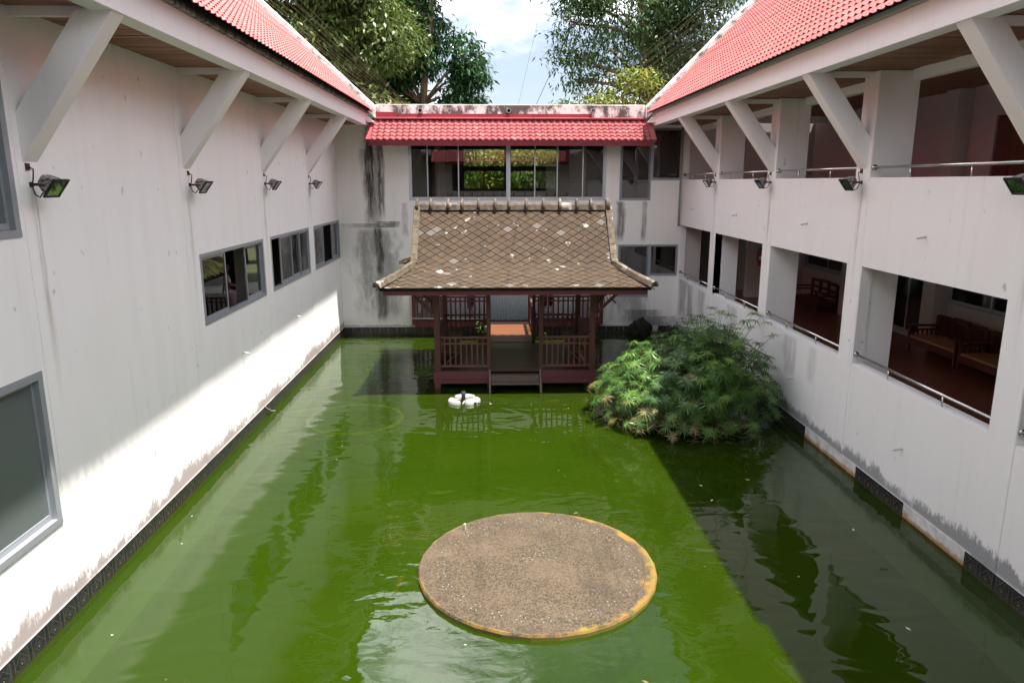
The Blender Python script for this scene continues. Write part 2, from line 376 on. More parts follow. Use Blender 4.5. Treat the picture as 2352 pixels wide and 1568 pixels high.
M['underlay'] = Mat('roof_underlay', rough=0.95, spec=0.05).color((0.012,0.010,0.008)).m
def _btile():
    k = Mat('black_patterned_tile', rough=0.22, spec=0.5); x, y, z = k.local(); r = k.rand(); px, py, pz = k.pos()
    d = x.abs() + z.abs()
    ln = (d - 0.125).abs().lt(0.0035).max((d - 0.05).abs().lt(0.003)).max((x.abs()-0.118).abs().lt(0.003) * z.abs().lt(0.13))
    dot = d.lt(0.016)
    n = k.noise(k.vec(px,py,pz), 9, 4)
    c = k.mix(n.ss(0.35,0.75)*0.8, (0.016,0.017,0.019), (0.045,0.046,0.048)); c = k.mix(ln*0.75, c, (0.15,0.115,0.07)); c = k.mix(dot*0.9, c, (0.24,0.17,0.10))
    drip = k.noise(k.vec(px*16, py*16, pz*1.0), 1, 4, 0.6).ss(0.68,0.76); c = k.mix(drip*0.5, c, (0.32,0.31,0.29))
    low = pz.ss(0.06, 0.0); c = k.mix(low*0.8, c, (0.055,0.05,0.022)); k.color(c); return k.m
M['btile'] = _btile()
M['grout'] = Mat('tile_grout', rough=0.9).color((0.52,0.47,0.41)).m
def _bare():
    k = Mat('bare_render_with_algae', rough=0.9, spec=0.2); x, y, z = k.pos(); n = k.noise(k.vec(x*4,y*4,z*5), 1, 7, 0.65)
    c = k.mix(n.ss(0.35,0.65), (0.52,0.50,0.49), (0.70,0.68,0.66)); c = k.mix((z + (n-0.5)*0.22).ss(0.13,0.05), c, (0.42,0.24,0.13)); c = k.mix((z + (n-0.5)*0.10).ss(0.035,0.0), c, (0.05,0.055,0.01)); k.color(c); return k.m
M['bare'] = _bare()
M['alu'] = Mat('grey_aluminium', rough=0.42, metal=0.25).color((0.33,0.35,0.38)).m
M['alu2'] = Mat('light_aluminium', rough=0.38, metal=0.35).color((0.48,0.50,0.53)).m
M['brown_alu'] = Mat('dark_window_bar', rough=0.5).color((0.04,0.03,0.028)).m
M['steel'] = Mat('stainless_steel', rough=0.22, metal=1.0).color((0.60,0.58,0.55)).m
def glass(name, tint=(0.85,0.90,0.90), refl=1.0, base=0.0, bcol=(0.2,0.22,0.22)):
    k = Mat(name); nt = k.nt; nt.nodes.remove(k.b)
    fr = k.node('ShaderNodeFresnel'); fr.inputs['IOR'].default_value = 1.55
    g = k.node('ShaderNodeBsdfGlossy'); g.inputs['Roughness'].default_value = 0.0; g.inputs['Color'].default_value = (1,1,1,1)
    t = k.node('ShaderNodeBsdfTransparent'); t.inputs['Color'].default_value = (*tint,1)
    src = t.outputs[0]
    if base:
        d = k.node('ShaderNodeBsdfDiffuse'); d.inputs['Color'].default_value = (*bcol,1)
        m0 = k.node('ShaderNodeMixShader'); m0.inputs[0].default_value = base; nt.links.new(src, m0.inputs[1]); nt.links.new(d.outputs[0], m0.inputs[2]); src = m0.outputs[0]
    mul = k.node('ShaderNodeMath'); mul.operation = 'MULTIPLY'; mul.use_clamp = True; mul.inputs[1].default_value = refl; nt.links.new(fr.outputs[0], mul.inputs[0])
    mx = k.node('ShaderNodeMixShader'); nt.links.new(mul.outputs[0], mx.inputs[0]); nt.links.new(src, mx.inputs[1]); nt.links.new(g.outputs[0], mx.inputs[2])
    nt.links.new(mx.outputs[0], k.out.inputs['Surface']); return k.m
M['glass'] = glass('window_glass', refl=1.1); M['glass_dusty'] = glass('dusty_window_glass', tint=(0.45,0.5,0.5), refl=1.2, base=0.42, bcol=(0.30,0.34,0.35))
M['glass_tint'] = glass('tinted_window_glass', tint=(0.80,0.78,0.76), refl=1.5)
M['lampglass'] = glass('lamp_glass', tint=(0.5,0.55,0.48), refl=0.9, base=0.6, bcol=(0.12,0.135,0.115))
def _water():
    k = Mat('pond_water'); nt = k.nt; nt.nodes.remove(k.b); x, y, z = k.pos()
    a = k.noise(k.vec(x*1.0, y*1.6, 0.0), 1.25, 1.2, 0.45, 0.8); b = k.noise(k.vec(x*1.0, y*2.2, 4.0), 4.2, 2, 0.5, 0.3)
    # rings of small ripples around the platform
    dx = x - 0.6; dy = y - 9.1
    d2 = (dx*dx + dy*dy)._m('SQRT')
    near = d2.ss(3.4, 1.7)
    h = a*1.0 + b*0.045 + near * k.noise(k.vec(x*1.3,y*2.0,9), 3.0, 2, 0.5, 0.5) * 0.30
    bp = k.node('ShaderNodeBump'); bp.inputs['Strength'].default_value = 1.0; bp.inputs['Distance'].default_value = 0.0125; nt.links.new(h.k, bp.inputs['Height'])
    mott = k.noise(k.vec(x,y,0), 0.35, 3)
    d = k.node('ShaderNodeBsdfDiffuse'); nt.links.new(k.mix(mott.ss(0.3,0.7), (0.017,0.034,0.0012), (0.021,0.040,0.0016)), d.inputs['Color'])
    t = k.node('ShaderNodeBsdfTransparent'); t.inputs['Color'].default_value = (0.55,0.85,0.30,1)
    m0 = k.node('ShaderNodeMixShader'); m0.inputs[0].default_value = 0.74; nt.links.new(t.outputs[0], m0.inputs[1]); nt.links.new(d.outputs[0], m0.inputs[2])
    g = k.node('ShaderNodeBsdfGlossy'); g.inputs['Roughness'].default_value = 0.0; nt.links.new(bp.outputs[0], g.inputs['Normal'])
    fr = k.node('ShaderNodeFresnel'); fr.inputs['IOR'].default_value = 1.34; nt.links.new(bp.outputs[0], fr.inputs['Normal'])
    fm = k.node('ShaderNodeMath'); fm.operation = 'MULTIPLY'; fm.inputs[1].default_value = 1.5; fm.use_clamp = True; nt.links.new(fr.outputs[0], fm.inputs[0])
    mx = k.node('ShaderNodeMixShader'); nt.links.new(fm.outputs[0], mx.inputs[0]); nt.links.new(m0.outputs[0], mx.inputs[1]); nt.links.new(g.outputs[0], mx.inputs[2])
    nt.links.new(mx.outputs[0], k.out.inputs['Surface']); return k.m
M['water'] = _water()
M['poolfloor'] = Mat('pool_floor_algae', rough=0.9).color((0.05,0.08,0.01)).m
def _plat():
    k = Mat('pebble_wash_concrete', rough=0.85, spec=0.25); x, y, z = k.pos()
    cx_, cy_, RR = 0.605, 9.10, 1.64
    dx, dy = x-cx_, y-cy_; rr = (dx*dx+dy*dy)._m('SQRT')
    vr = k.voro(k.vec(x,y,0), 62, 'F1', 'Color'); big = k.noise(k.vec(x,y,0), 1.3, 4); n = k.noise(k.vec(x,y,0), 3.2, 5, 0.6); fine = k.noise(k.vec(x,y,0), 60, 3, 0.7)
    c = k.mix(vr.ss(0.1,0.9), (0.032,0.024,0.014), (0.094,0.069,0.044)); c = k.mix(fine.ss(0.62,0.72)*0.7, c, (0.27,0.23,0.19)); c = k.mix(fine.ss(0.40,0.30)*0.7, c, (0.075,0.05,0.035))
    c = k.mix(big.ss(0.4,0.7)*0.3, c, (0.12,0.085,0.06))
    damp = k.noise(k.vec(x*0.9,y*0.9,5), 1, 6, 0.62); c = k.mix(damp.ss(0.50,0.66)*0.45, c, (0.035,0.027,0.018)); c = k.mix(damp.ss(0.42,0.30)*0.35, c, (0.13,0.10,0.068))
    # orange and yellow lichen growing in from the rim, heavier on the right
    side = (dx/RR*0.5+0.5)
    lich = ((rr - RR)/(side*side*0.20+0.10) + 1.0 + (n-0.5)*2.8 + side*0.75 - 0.80).ss(0.2,0.8)
    lich = (lich * rr.ss(RR-0.42, RR-0.12)).max(rr.ss(RR-0.07, RR-0.035)*n.ss(0.42,0.62)*0.8)
    c = k.mix(lich*0.75, c, k.mix(k.noise(k.vec(x,y,3), 9, 4).ss(0.4,0.65), (0.26,0.125,0.025), (0.19,0.165,0.018)))
    crack = (rr - (1.46 + (n-0.5)*0.10)).abs().ss(0.012,0.003) * (dy + dx*0.9).ss(-0.1,0.4)
    c = k.mix(crack*0.85, c, (0.05,0.035,0.02)); k.color(c); k.bump(fine + vr, 0.35, 0.006); return k.m
M['plat'] = _plat()
M['rim'] = Mat('yellow_lichen_rim', rough=0.8).color((0.17,0.165,0.04)).m
M['stud'] = Mat('white_stud', rough=0.5).color((0.24,0.245,0.255)).m
M['white'] = Mat('white_plastic', rough=0.45).color((0.30,0.295,0.285)).m
M['offwhite'] = Mat('aged_pvc', rough=0.6).color((0.55,0.51,0.44)).m
M['black'] = Mat('black_rubber', rough=0.5).color((0.018,0.018,0.02)).m
M['rust'] = Mat('rusty_steel', rough=0.9).color((0.085,0.042,0.026)).m
def _lamp():
    k = Mat('weathered_lamp_casing', rough=0.7, spec=0.3); x, y, z = k.local(); n = k.noise(k.vec(x*5,y*9,z*9), 3, 7, 0.7)
    c = k.mix(n.ss(0.42,0.6), (0.06,0.058,0.056), (0.36,0.33,0.30)); c = k.mix(n.ss(0.62,0.72), c, (0.16,0.09,0.055)); k.color(c); return k.m
M['lamp'] = _lamp()
M['inner'] = Mat('interior_plaster', rough=0.85).color((0.52,0.46,0.43)).m
M['inner_pink'] = Mat('interior_pink_plaster', rough=0.85).color((0.60,0.47,0.45)).m
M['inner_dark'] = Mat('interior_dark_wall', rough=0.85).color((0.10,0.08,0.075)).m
M['white_in'] = Mat('interior_white_wall', rough=0.8).color((0.74,0.73,0.72)).m
def _floor(name, a, b, pitch):
    k = Mat(name, rough=0.28, spec=0.4); x, y, z = k.pos()
    ln = ((x/pitch).fract()-0.5).abs().gt(0.465).max(((y/pitch).fract()-0.5).abs().gt(0.465)); n = k.white(k.vec((x/pitch).floor(), (y/pitch).floor(), 0))
    c = k.mix(n*0.5, a, b); c = k.mix(ln*0.8, c, (0.16,0.075,0.04)); k.color(c); return k.m
M['redfloor'] = _floor('terracotta_tile_floor', (0.15,0.042,0.025), (0.11,0.03,0.019), 0.2)
def _paver():
    k = Mat('grey_paver', rough=0.55, spec=0.4); x, y, z = k.pos(); n = k.noise(k.vec(x,y,z), 9, 5); r = k.rand()
    c = k.mix(n.ss(0.3,0.7), (0.085,0.09,0.096), (0.15,0.155,0.16)); c = k.mix(r*0.6, c, (0.05,0.054,0.06)); k.color(c); return k.m
M['paver'] = _paver()
M['joint'] = Mat('paver_joint', rough=0.9).color((0.05,0.05,0.045)).m
M['ground'] = Mat('garden_ground', rough=0.95).color((0.10,0.11,0.05)).m
M['hill'] = Mat('hill_green', rough=0.95).color((0.06,0.10,0.02)).m
def leafmat(name, a, b, c3, rough=0.45, trans=0.35, nscale=0.7):
    k = Mat(name, rough=rough, spec=0.4); nt = k.nt; x, y, z = k.pos()
    w = k.white(k.vec((x*7).floor(), (y*7).floor(), (z*7).floor())); n = k.noise(k.vec(x,y,z), nscale, 3)
    c = k.mix(w, a, b); c = k.mix(n.ss(0.50,0.68)*0.75, c, c3); k.color(c)
    t = k.node('ShaderNodeBsdfTranslucent'); nt.links.new(c, t.inputs['Color'])
    mx = k.node('ShaderNodeMixShader'); mx.inputs[0].default_value = trans
    nt.links.new(k.b.outputs[0], mx.inputs[1]); nt.links.new(t.outputs[0], mx.inputs[2]); nt.links.new(mx.outputs[0], k.out.inputs['Surface']); return k.m
M['leaf_olive'] = leafmat('leaves_olive', (0.075,0.115,0.022), (0.115,0.15,0.036), (0.14,0.17,0.05))
M['leaf_dark'] = leafmat('leaves_dark_green', (0.022,0.065,0.020), (0.035,0.095,0.028), (0.05,0.12,0.03), rough=0.3)
M['leaf_mid'] = leafmat('leaves_grey_green', (0.034,0.075,0.020), (0.060,0.105,0.032), (0.095,0.14,0.04))
M['leaf_bright'] = leafmat('leaves_bright_green', (0.10,0.20,0.025), (0.17,0.26,0.04), (0.26,0.28,0.05))
M['leaf_yellow'] = leafmat('leaves_yellow_green', (0.22,0.26,0.03), (0.17,0.24,0.03), (0.33,0.30,0.04))
def _bark():
    k = Mat('bark', rough=0.9, spec=0.15); x, y, z = k.pos(); n = k.noise(k.vec(x*6,y*6,z*1.5), 1, 6)
    k.color(k.mix(n.ss(0.35,0.65), (0.085,0.05,0.035), (0.17,0.115,0.08))); k.bump(n, 0.5, 0.03); return k.m
M['bark'] = _bark()
def _sedge(name, a, b, attr=False):
    k = Mat(name, rough=0.35, spec=0.45); nt = k.nt; r = k.rand()
    if attr:
        an = k.node('ShaderNodeAttribute'); an.attribute_name = 'rnd'; r = X(k.nt, an.outputs['Fac'])
    r = r*r; x, y, z = k.pos(); n = k.noise(k.vec(x,y,z), 2.2, 3)
    c = k.mix(r, a, b); c = k.mix(n.ss(0.5,0.75)*0.5, c, (0.12,0.20,0.035)); k.color(c)
    t = k.node('ShaderNodeBsdfTranslucent'); nt.links.new(c, t.inputs['Color']); mx = k.node('ShaderNodeMixShader'); mx.inputs[0].default_value = 0.3
    nt.links.new(k.b.outputs[0], mx.inputs[1]); nt.links.new(t.outputs[0], mx.inputs[2]); nt.links.new(mx.outputs[0], k.out.inputs['Surface']); return k.m
M['sedge'] = _sedge('sedge_green', (0.05,0.13,0.018), (0.21,0.36,0.075)); M['sedge_a'] = _sedge('sedge_green_mass', (0.035,0.10,0.014), (0.16,0.29,0.055), True)
M['sedge_dry'] = _sedge('sedge_dry', (0.20,0.17,0.06), (0.27,0.19,0.085))
M['stem'] = _sedge('sedge_stem', (0.09,0.13,0.03), (0.14,0.13,0.04))
M['wire'] = Mat('tan_cord', rough=0.7).color((0.30,0.25,0.15)).m
M['cable'] = Mat('black_cable', rough=0.6).color((0.02,0.02,0.02)).m
M['koi'] = Mat('koi_orange', rough=0.4).color((0.75,0.20,0.03)).m
M['skin'] = Mat('skin', rough=0.55).color((0.36,0.20,0.13)).m
M['jeans'] = Mat('blue_denim', rough=0.85).color((0.03,0.07,0.15)).m
M['darkcloth'] = Mat('dark_trousers', rough=0.85).color((0.014,0.014,0.018)).m
M['whitecloth'] = Mat('white_cotton', rough=0.8).color((0.70,0.68,0.70)).m
M['pinkcloth'] = Mat('pale_pink_cotton', rough=0.8).color((0.52,0.42,0.44)).m
M['hair'] = Mat('black_hair', rough=0.4).color((0.012,0.01,0.01)).m
M['red'] = Mat('extinguisher_red', rough=0.25).color((0.45,0.015,0.012)).m
M['label'] = Mat('pale_label', rough=0.5).color((0.6,0.62,0.65)).m
M['ringm'] = Mat('submerged_ring_algae', rough=0.9).color((0.62,0.36,0.05)).m
M['moss'] = Mat('black_moss', rough=0.95).color((0.02,0.018,0.014)).m
M['greenleaf'] = leafmat('pond_plant_leaf', (0.12,0.28,0.03), (0.16,0.32,0.05), (0.2,0.34,0.06))

# ================================================================== SETTING
XL, XR, YB = -5.14, 6.51, 25.05
gm = holed(-400, 400, -300, 500, [(XL-0.02, XR+0.02, -0.6, YB+0.02)], lambda u,v,d: (u, v, 0.2-d), 0.05)
tag(gm.build('ground', M['ground']), kind='structure')
tag(MB().add([(XL-0.02,-0.6,-0.9),(XR+0.02,-0.6,-0.9),(XR+0.02,YB+0.02,-0.9),(XL-0.02,YB+0.02,-0.9)], [(0,1,2,3)]).build('pool_floor', M['poolfloor']), kind='structure')
tag(MB().add([(XL-0.02,-0.6,0),(XR+0.02,-0.6,0),(XR+0.02,YB+0.02,0),(XL-0.02,YB+0.02,0)], [(0,1,2,3)]).build('pond_water', M['water']), kind='structure')
def hill():
    n = 40; v = []; f = []
    for j in range(8):
        for i in range(n+1):
            x = -220 + 440*i/n; y = 75 + j*16
            z = 0.2 + (j/7)**0.8 * (16 + 5*math.sin(x*0.021+1) + 3*math.sin(x*0.06))
            v.append((x, y, z if j else 0.1))
    for j in range(7):
        for i in range(n): a = j*(n+1)+i; f.append((a,a+1,a+n+2,a+n+1))
    return MB().add(v, f)
tag(hill().build('hill', M['hill'], smooth=True), kind='structure')

# ------------------------------------------------------------------ shared pieces
bt = MB(); bt.box(-0.150,0.150,-0.006,0.006,-0.155,0.155); BT = bt.mesh('base_tile', M['btile'])
def base_tiles(parent, P, rz, u0, u1, skip=()):
    n = int(abs(u1-u0)/0.306)
    for i in range(n+1):
        u = u0 + 0.153 + i*0.306
        if u > u1: break
        if any(a < u < b for a, b in skip): continue
        put('base_tile', BT, parent, P(u), Matrix.Rotation(rz, 3, 'Z'))
def fish_tile(w, e, lift):
    """one convex fish-scale roof tile; local x along the eave, y up the slope, z off the roof"""
    n = 6; v = []; f = []; L = e*1.3
    for i in range(n+1):
        t = -1 + 2*i/n; xx = t*w*0.495; zf = 0.012 + lift*abs(t)**2.2
        v += [(xx, 0, zf), (xx, L, 0.003), (xx, 0.006, zf - 0.016)]
    for i in range(n):
        a, b = i*3, (i+1)*3
        f += [(a,b,b+1,a+1), (a+2,b+2,b,a)]
    return v, f
FTV, FTF = fish_tile(0.2, 0.195, 0.034)
ft = MB(); ft.add(FTV, FTF); FT = ft.mesh('roof_tile', M['tile'], smooth=False, fix=False)
def tiled_roof(parent, sgn, xe, ze, tan, y0, y1, slope_len):
    """fish-scale tiles on a roof plane rising away from the court (sgn -1 left, +1 right)"""
    a = math.atan(tan); up = Vector((sgn*math.cos(a), 0, math.sin(a))); nrm = Vector((-sgn*math.sin(a), 0, math.cos(a)))
    ex = Vector((0, 1, 0)) if sgn < 0 else Vector((0, -1, 0))
    if ex.cross(up).dot(nrm) < 0: ex = -ex
    rot = Matrix((ex, up, nrm)).transposed()
    rows = int(slope_len/0.195); cand = []
    for r_ in range(rows):
        off = 0.1 if r_ % 2 else 0.0
        n = int((y1-y0-off)/0.2)
        for i in range(n):
            p = Vector((xe, y0 + off + 0.1 + i*0.2, ze)) + up*(0.195*r_) + nrm*0.03
            dv = p - cam.location; cand.append((dv.length, p))
    cand.sort(key=lambda t: t[0])
    vis = []
    for d_, p in cand:
        q = p - cam.location; zc = q.dot(_f); rt = _f.cross(Vector((0,0,1))).normalized(); u_ = rt.cross(_f)
        ok = zc > 0 and abs(q.dot(rt)/zc) < 0.72 and q.dot(u_)/zc < 0.48
        vis.append((ok, d_, p))
    near = [p for ok, d_, p in vis if ok][:300]; nearset = {tuple(p) for p in near}
    rest = [p for ok, d_, p in vis if tuple(p) not in nearset]
    for p in near:
        j = 1 + random.uniform(-0.01, 0.01)
        put('roof_tile', FT, parent, p, rot @ Matrix.Rotation(random.uniform(-0.012,0.012), 3, 'X'))
    mb = MB()
    for p in rest: mb.add([p + rot @ Vector(q) for q in FTV], FTF)
    tag(face_random(mb.build('roof_tiles', M['tile_a'], parent, fix=False), len(FTF)), kind='stuff')
def glaze(parent, P, u0, u1, z0, z1, sashes, frame=M['alu'], fw=0.07, depth=0.10, glassmat=None, bar=0.045):
    """window: outer frame (part) > sash frames and panes (sub-parts). P(ua,ub,da,db,za,zb) adds a box. sashes: (u0,u1,rail index)"""
    mb = MB()
    P(mb, u0, u1, -0.012, depth, z0, z0+fw*0.9); P(mb, u0, u1, -0.012, depth, z1-fw, z1)
    P(mb, u0, u0+fw, -0.010, depth, z0+fw*0.9, z1-fw); P(mb, u1-fw, u1, -0.010, depth, z0+fw*0.9, z1-fw)
    w = mb.build('window', frame, parent)
    for (a, b, rail) in sashes:
        d0 = 0.022 + 0.036*rail; s_ = MB(); g = MB()
        za, zb = z0+fw*0.9+0.004, z1-fw-0.004
        P(s_, a, a+bar, d0, d0+0.03, za, zb); P(s_, b-bar, b, d0, d0+0.03, za, zb)
        P(s_, a+bar, b-bar, d0, d0+0.03, za, za+bar*1.5); P(s_, a+bar, b-bar, d0, d0+0.03, zb-bar, zb)
        s_.build('sash', frame, w)
        P(g, a+bar, b-bar, d0+0.012, d0+0.018, za+bar*1.5, zb-bar); g.build('pane', glassmat or M['glass'], w)
    return w

# ================================================================== LEFT WING
LW = thing('left_wing', 'white plastered wing with red tiled roof and five sliding windows, in sunlight', 'building', (-7.6, 12, 0.2))
winL = [(4.52,8.18,4.61,6.45),(4.52,8.18,1.23,3.10),(12.99,16.64,2.67,3.95),(17.19,20.84,2.67,3.95),(21.42,25.03,2.67,3.95)]
lw = holed(-1.0, 25.3, -0.9, 7.03, winL, lambda u,v,d: (XL-d, u, v), 0.15).build('wall', M['wallL'], LW)
base_tiles(lw, lambda u: (XL+0.008, u, 0.087), R(90), 3.0, YB)
MB().box(XL, XL+0.006, 3.0, YB-0.02, -0.4, 0.243).build('grout_strip', M['grout'], lw)
PL = lambda mb,a,b,d0,d1,z0,z1: mb.box(XL-d0, XL-d1, a, b, z0, z1)
glaze(LW, PL, *winL[0], [(4.60,6.4,0),(6.3,8.10,1)], glassmat=M['glass_dusty'], fw=0.09)
glaze(LW, PL, *winL[1], [(4.60,6.35,0),(6.28,8.10,1)], glassmat=M['glass_dusty'], fw=0.09)
glaze(LW, PL, *winL[2], [(13.08,14.30,0),(15.55,16.57,1)])
glaze(LW, PL, *winL[3], [(18.05,19.10,0),(19.06,19.95,1),(19.9,20.77,0)], glassmat=M['glass'])
glaze(LW, PL, *winL[4], [(21.50,22.75,0),(24.1,24.96,1)])
for i in range(6):
    yc = 4.28 + 4.22*i
    MB().box(XL, XL+0.008, yc-0.24, yc+0.24, 0.244, 7.0).build('pilaster', M['wallL'], LW)
    MB().box(XL-0.15, XL-0.70, yc-0.24, yc+0.24, 1.9, 7.0).build('inner_column', M['white_in'], LW)
# struts, fascia, soffit
def strut(parent, x_w, x_f, yc, mat):
    s_ = 1 if x_f > x_w else -1
    poly = [(x_w - s_*0.01, 5.39), (x_f - s_*0.005, 6.985), (x_f - s_*0.40, 6.985), (x_w - s_*0.01, 5.92)]
    MB().prism(poly, 'y', yc-0.14, yc+0.14).build('strut', mat, parent, bevel=0.008)
for yc in (4.28, 8.5, 12.78, 17.06, 21.22): strut(LW, XL, -3.965, yc, M['fascia'])
MB().box(-3.96, -4.22, -1, 24.5, 6.97, 7.34).build('fascia_beam', M['fascia'], LW, bevel=0.006)
MB().box(-3.89, -4.10, -1, 24.46, 7.342, 7.46).build('eave_board', M['gutterL'], LW)
for yc in (4.28, 8.5, 12.78, 17.06, 21.22): MB().box(XL-0.02, -4.23, yc-0.045, yc+0.045, 6.93, 7.028).build('cross_beam', M['fascia'], LW)
def boards(parent, x0, x1, y0, y1, z, pitch=0.118):
    b = MB(); b.box(-(x1-x0)/2, (x1-x0)/2, -pitch/2+0.008, pitch/2-0.008, 0, 0.018); me = b.mesh('soffit_board', M['soffit'])
    n = int((y1-y0)/pitch)
    for i in range(n): put('soffit_board', me, parent, ((x0+x1)/2, y0+pitch*(i+0.5), z + random.uniform(-0.004,0.003)))
    MB().box(x0, x1, y0, y1, z+0.03, z+0.05).build('soffit_backing', M['underlay'], parent)
boards(LW, XL+0.001, -4.225, 7.6, 24.95, 7.03)
TANL, TANR = 0.92, 1.0
def roof_slab(parent, sgn, xe, ze, tan, y0, y1, L, mat):
    a = math.atan(tan); dx, dz = math.cos(a)*L*sgn, math.sin(a)*L; nx, nz = -sgn*math.sin(a)*0.03, math.cos(a)*0.03
    poly = [(xe, ze), (xe+dx, ze+dz), (xe+dx+nx, ze+dz+nz), (xe+nx, ze+nz)]
    MB().prism(poly, 'y', y0, y1).build('roof_deck', mat, parent)
    # far slope and gable
    xr, zr = xe+dx, ze+dz
    MB().prism([(xr, zr), (xr+sgn*L*0.75, zr-L*0.72), (xr+sgn*L*0.75, zr-L*0.72+0.04), (xr, zr+0.04)], 'y', y0, y1).build('far_roof_slope', M['tile'], parent)
    MB().prism([(xe-sgn*0.1, 7.06), (xr, zr-0.06), (xr+sgn*(L*0.75-0.4), zr-L*0.72), (xr+sgn*(L*0.75-0.4), 7.06)], 'y', y1-0.25, y1-0.05).build('gable_wall', M['wallB'], parent)
roof_slab(LW, -1, -3.80, 7.38, TANL, -1, 24.45, 6.6, M['underlay'])
tiled_roof(LW, -1, -3.72, 7.36, TANL, 7.6, 24.45, 6.5)
def coping(parent, sgn, xe, ze, tan, L, y0, y1, mat):
    a = math.atan(tan); dx, dz = math.cos(a)*L*sgn, math.sin(a)*L
    poly = [(xe, ze-0.15), (xe+dx, ze+dz-0.15), (xe+dx, ze+dz+0.30), (xe+sgn*0.06, ze+0.30), (xe, ze+0.22)]
    MB().prism(poly, 'y', y0, y1).build('gable_coping', mat, parent, bevel=0.02)
coping(LW, -1, -3.72, 7.36, TANL, 6.5, 24.47, 25.04, M['coping'])
# rooms behind the glass
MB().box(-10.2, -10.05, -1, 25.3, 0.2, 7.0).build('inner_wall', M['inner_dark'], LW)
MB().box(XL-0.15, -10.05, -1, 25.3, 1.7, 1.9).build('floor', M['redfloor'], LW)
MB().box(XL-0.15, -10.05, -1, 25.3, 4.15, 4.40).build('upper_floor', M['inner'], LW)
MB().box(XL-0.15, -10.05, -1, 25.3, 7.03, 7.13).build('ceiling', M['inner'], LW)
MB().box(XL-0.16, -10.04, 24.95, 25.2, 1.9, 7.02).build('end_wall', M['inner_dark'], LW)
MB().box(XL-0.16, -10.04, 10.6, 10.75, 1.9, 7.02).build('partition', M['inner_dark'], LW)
MB().box(XL-0.45, XL-0.47, 4.3, 8.9, 1.0, 4.1).build('blind', M['inner'], LW)

# ================================================================== RIGHT WING
RW = thing('right_wing', 'white two-storey wing with open galleries, thick pillars and red tiled roof, in shade', 'building', (9, 12, 0.2))
opsR = [(21.55,25.02,2.0,3.75),(17.32,21.05,2.0,3.75),(13.07,16.82,2.0,3.75),(8.86,12.57,2.0,3.75),(4.64,8.37,2.0,3.75),(0.42,4.15,2.0,3.75)]
rwall = holed(-1.0, 25.3, -0.9, 5.27, opsR, lambda u,v,d: (XR+d, u, v), 0.20).build('wall', M['wallR'], RW)
base_tiles(rwall, lambda u: (XR-0.008, u, 0.087), R(-90), 5.0, YB, skip=[(11.95,14.14),(9.08,10.36)])
MB().box(XR-0.006, XR, 3.0, YB-0.02, -0.4, 0.243).build('grout_strip', M['bare'], rwall)
for i in range(7):
    yc = 21.30 - 4.225*i + (0 if i < 6 else 0)
    MB().box(XR-0.012, 7.20, yc-0.25, yc+0.25, 0.246, 7.02).build('pillar', M['wallR'], RW, bevel=0.012)
    strut(RW, XR, 5.315, yc, M['fascia'])
    MB().box(5.5, XR-0.013, yc-0.06, yc+0.06, 6.93, 7.02).build('cross_beam', M['fascia'], RW)
MB().box(5.31, 5.58, -1, 24.5, 6.97, 7.34).build('fascia_beam', M['fascia'], RW, bevel=0.006)
MB().box(5.24, 5.45, -1, 24.46, 7.342, 7.46).build('eave_board', M['gutterR'], RW)
boards(RW, 5.585, 7.05, 4.0, 25.0, 7.03)
MB().box(7.06, 7.22, -1, 25.3, 6.86, 7.12).build('gallery_beam', M['fascia'], RW)
boards(RW, 7.225, 10.88, 6.0, 25.0, 7.27, 0.16)
roof_slab(RW, 1, 5.16, 7.38, TANR, -1, 24.45, 6.6, M['underlay'])
tiled_roof(RW, 1, 5.08, 7.34, TANR, 7.0, 24.45, 6.5)
coping(RW, 1, 5.10, 7.36, TANR, 6.5, 24.47, 25.04, M['coping'])
# galleries
MB().box(XR+0.20, 10.9, -1, 27.0, 1.05, 1.25).build('floor', M['redfloor'], RW)
MB().box(XR+0.20, 10.9, -1, 25.05, 4.10, 4.40).build('upper_floor', M['inner'], RW)
gwin = [(21.6,25.0,2.32,3.9),(17.7,19.4,1.27,3.7),(13.2,16.9,2.34,3.5),(14.3,16.0,4.42,6.6),(8.6,12.4,2.34,3.5)]
holed(-1.0, 25.3, 1.05, 7.4, gwin, lambda u,v,d: (10.9+d, u, v), 0.15).build('gallery_wall', M['inner_pink'], RW)
PG = lambda mb,a,b,d0,d1,z0,z1: mb.box(10.9+d0, 10.9+d1, a, b, z0, z1)
glaze(RW, PG, *gwin[0], [(21.66,23.3,0),(23.25,24.94,1)], frame=M['alu'], glassmat=M['glass_tint'])
glaze(RW, PG, *gwin[1], [(17.76,18.6,0),(18.5,19.34,1)], frame=M['alu2'], glassmat=M['glass_tint'])
glaze(RW, PG, *gwin[2], [(13.3,14.1,0),(14.05,15.4,1),(15.36,16.84,0)], frame=M['alu2'], glassmat=M['glass_tint'])
glaze(RW, PG, *gwin[4], [(8.7,10.5,0),(10.45,12.3,1)], frame=M['alu2'], glassmat=M['glass_tint'])
dd = MB(); dd.box(10.93, 10.98, 14.34, 15.96, 4.42, 6.58); door = dd.build('door', M['doorwood'], RW)
for yy in (14.62, 15.15, 15.68):
    for zz in (4.6, 5.2, 5.85): MB().box(10.915, 10.94, yy-0.2, yy+0.2, zz, zz+0.5).build('door_panel', M['doorwood'], door, bevel=0.01)
MB().box(11.3, 11.4, -1, 27, 1, 7.4).build('room_backing', M['inner_dark'], RW)
for yc in (12.9, 17.1, 21.3): MB().box(10.55, 10.898, yc-0.25, yc+0.25, 1.25, 7.25).build('wall_column', M['inner'], RW)
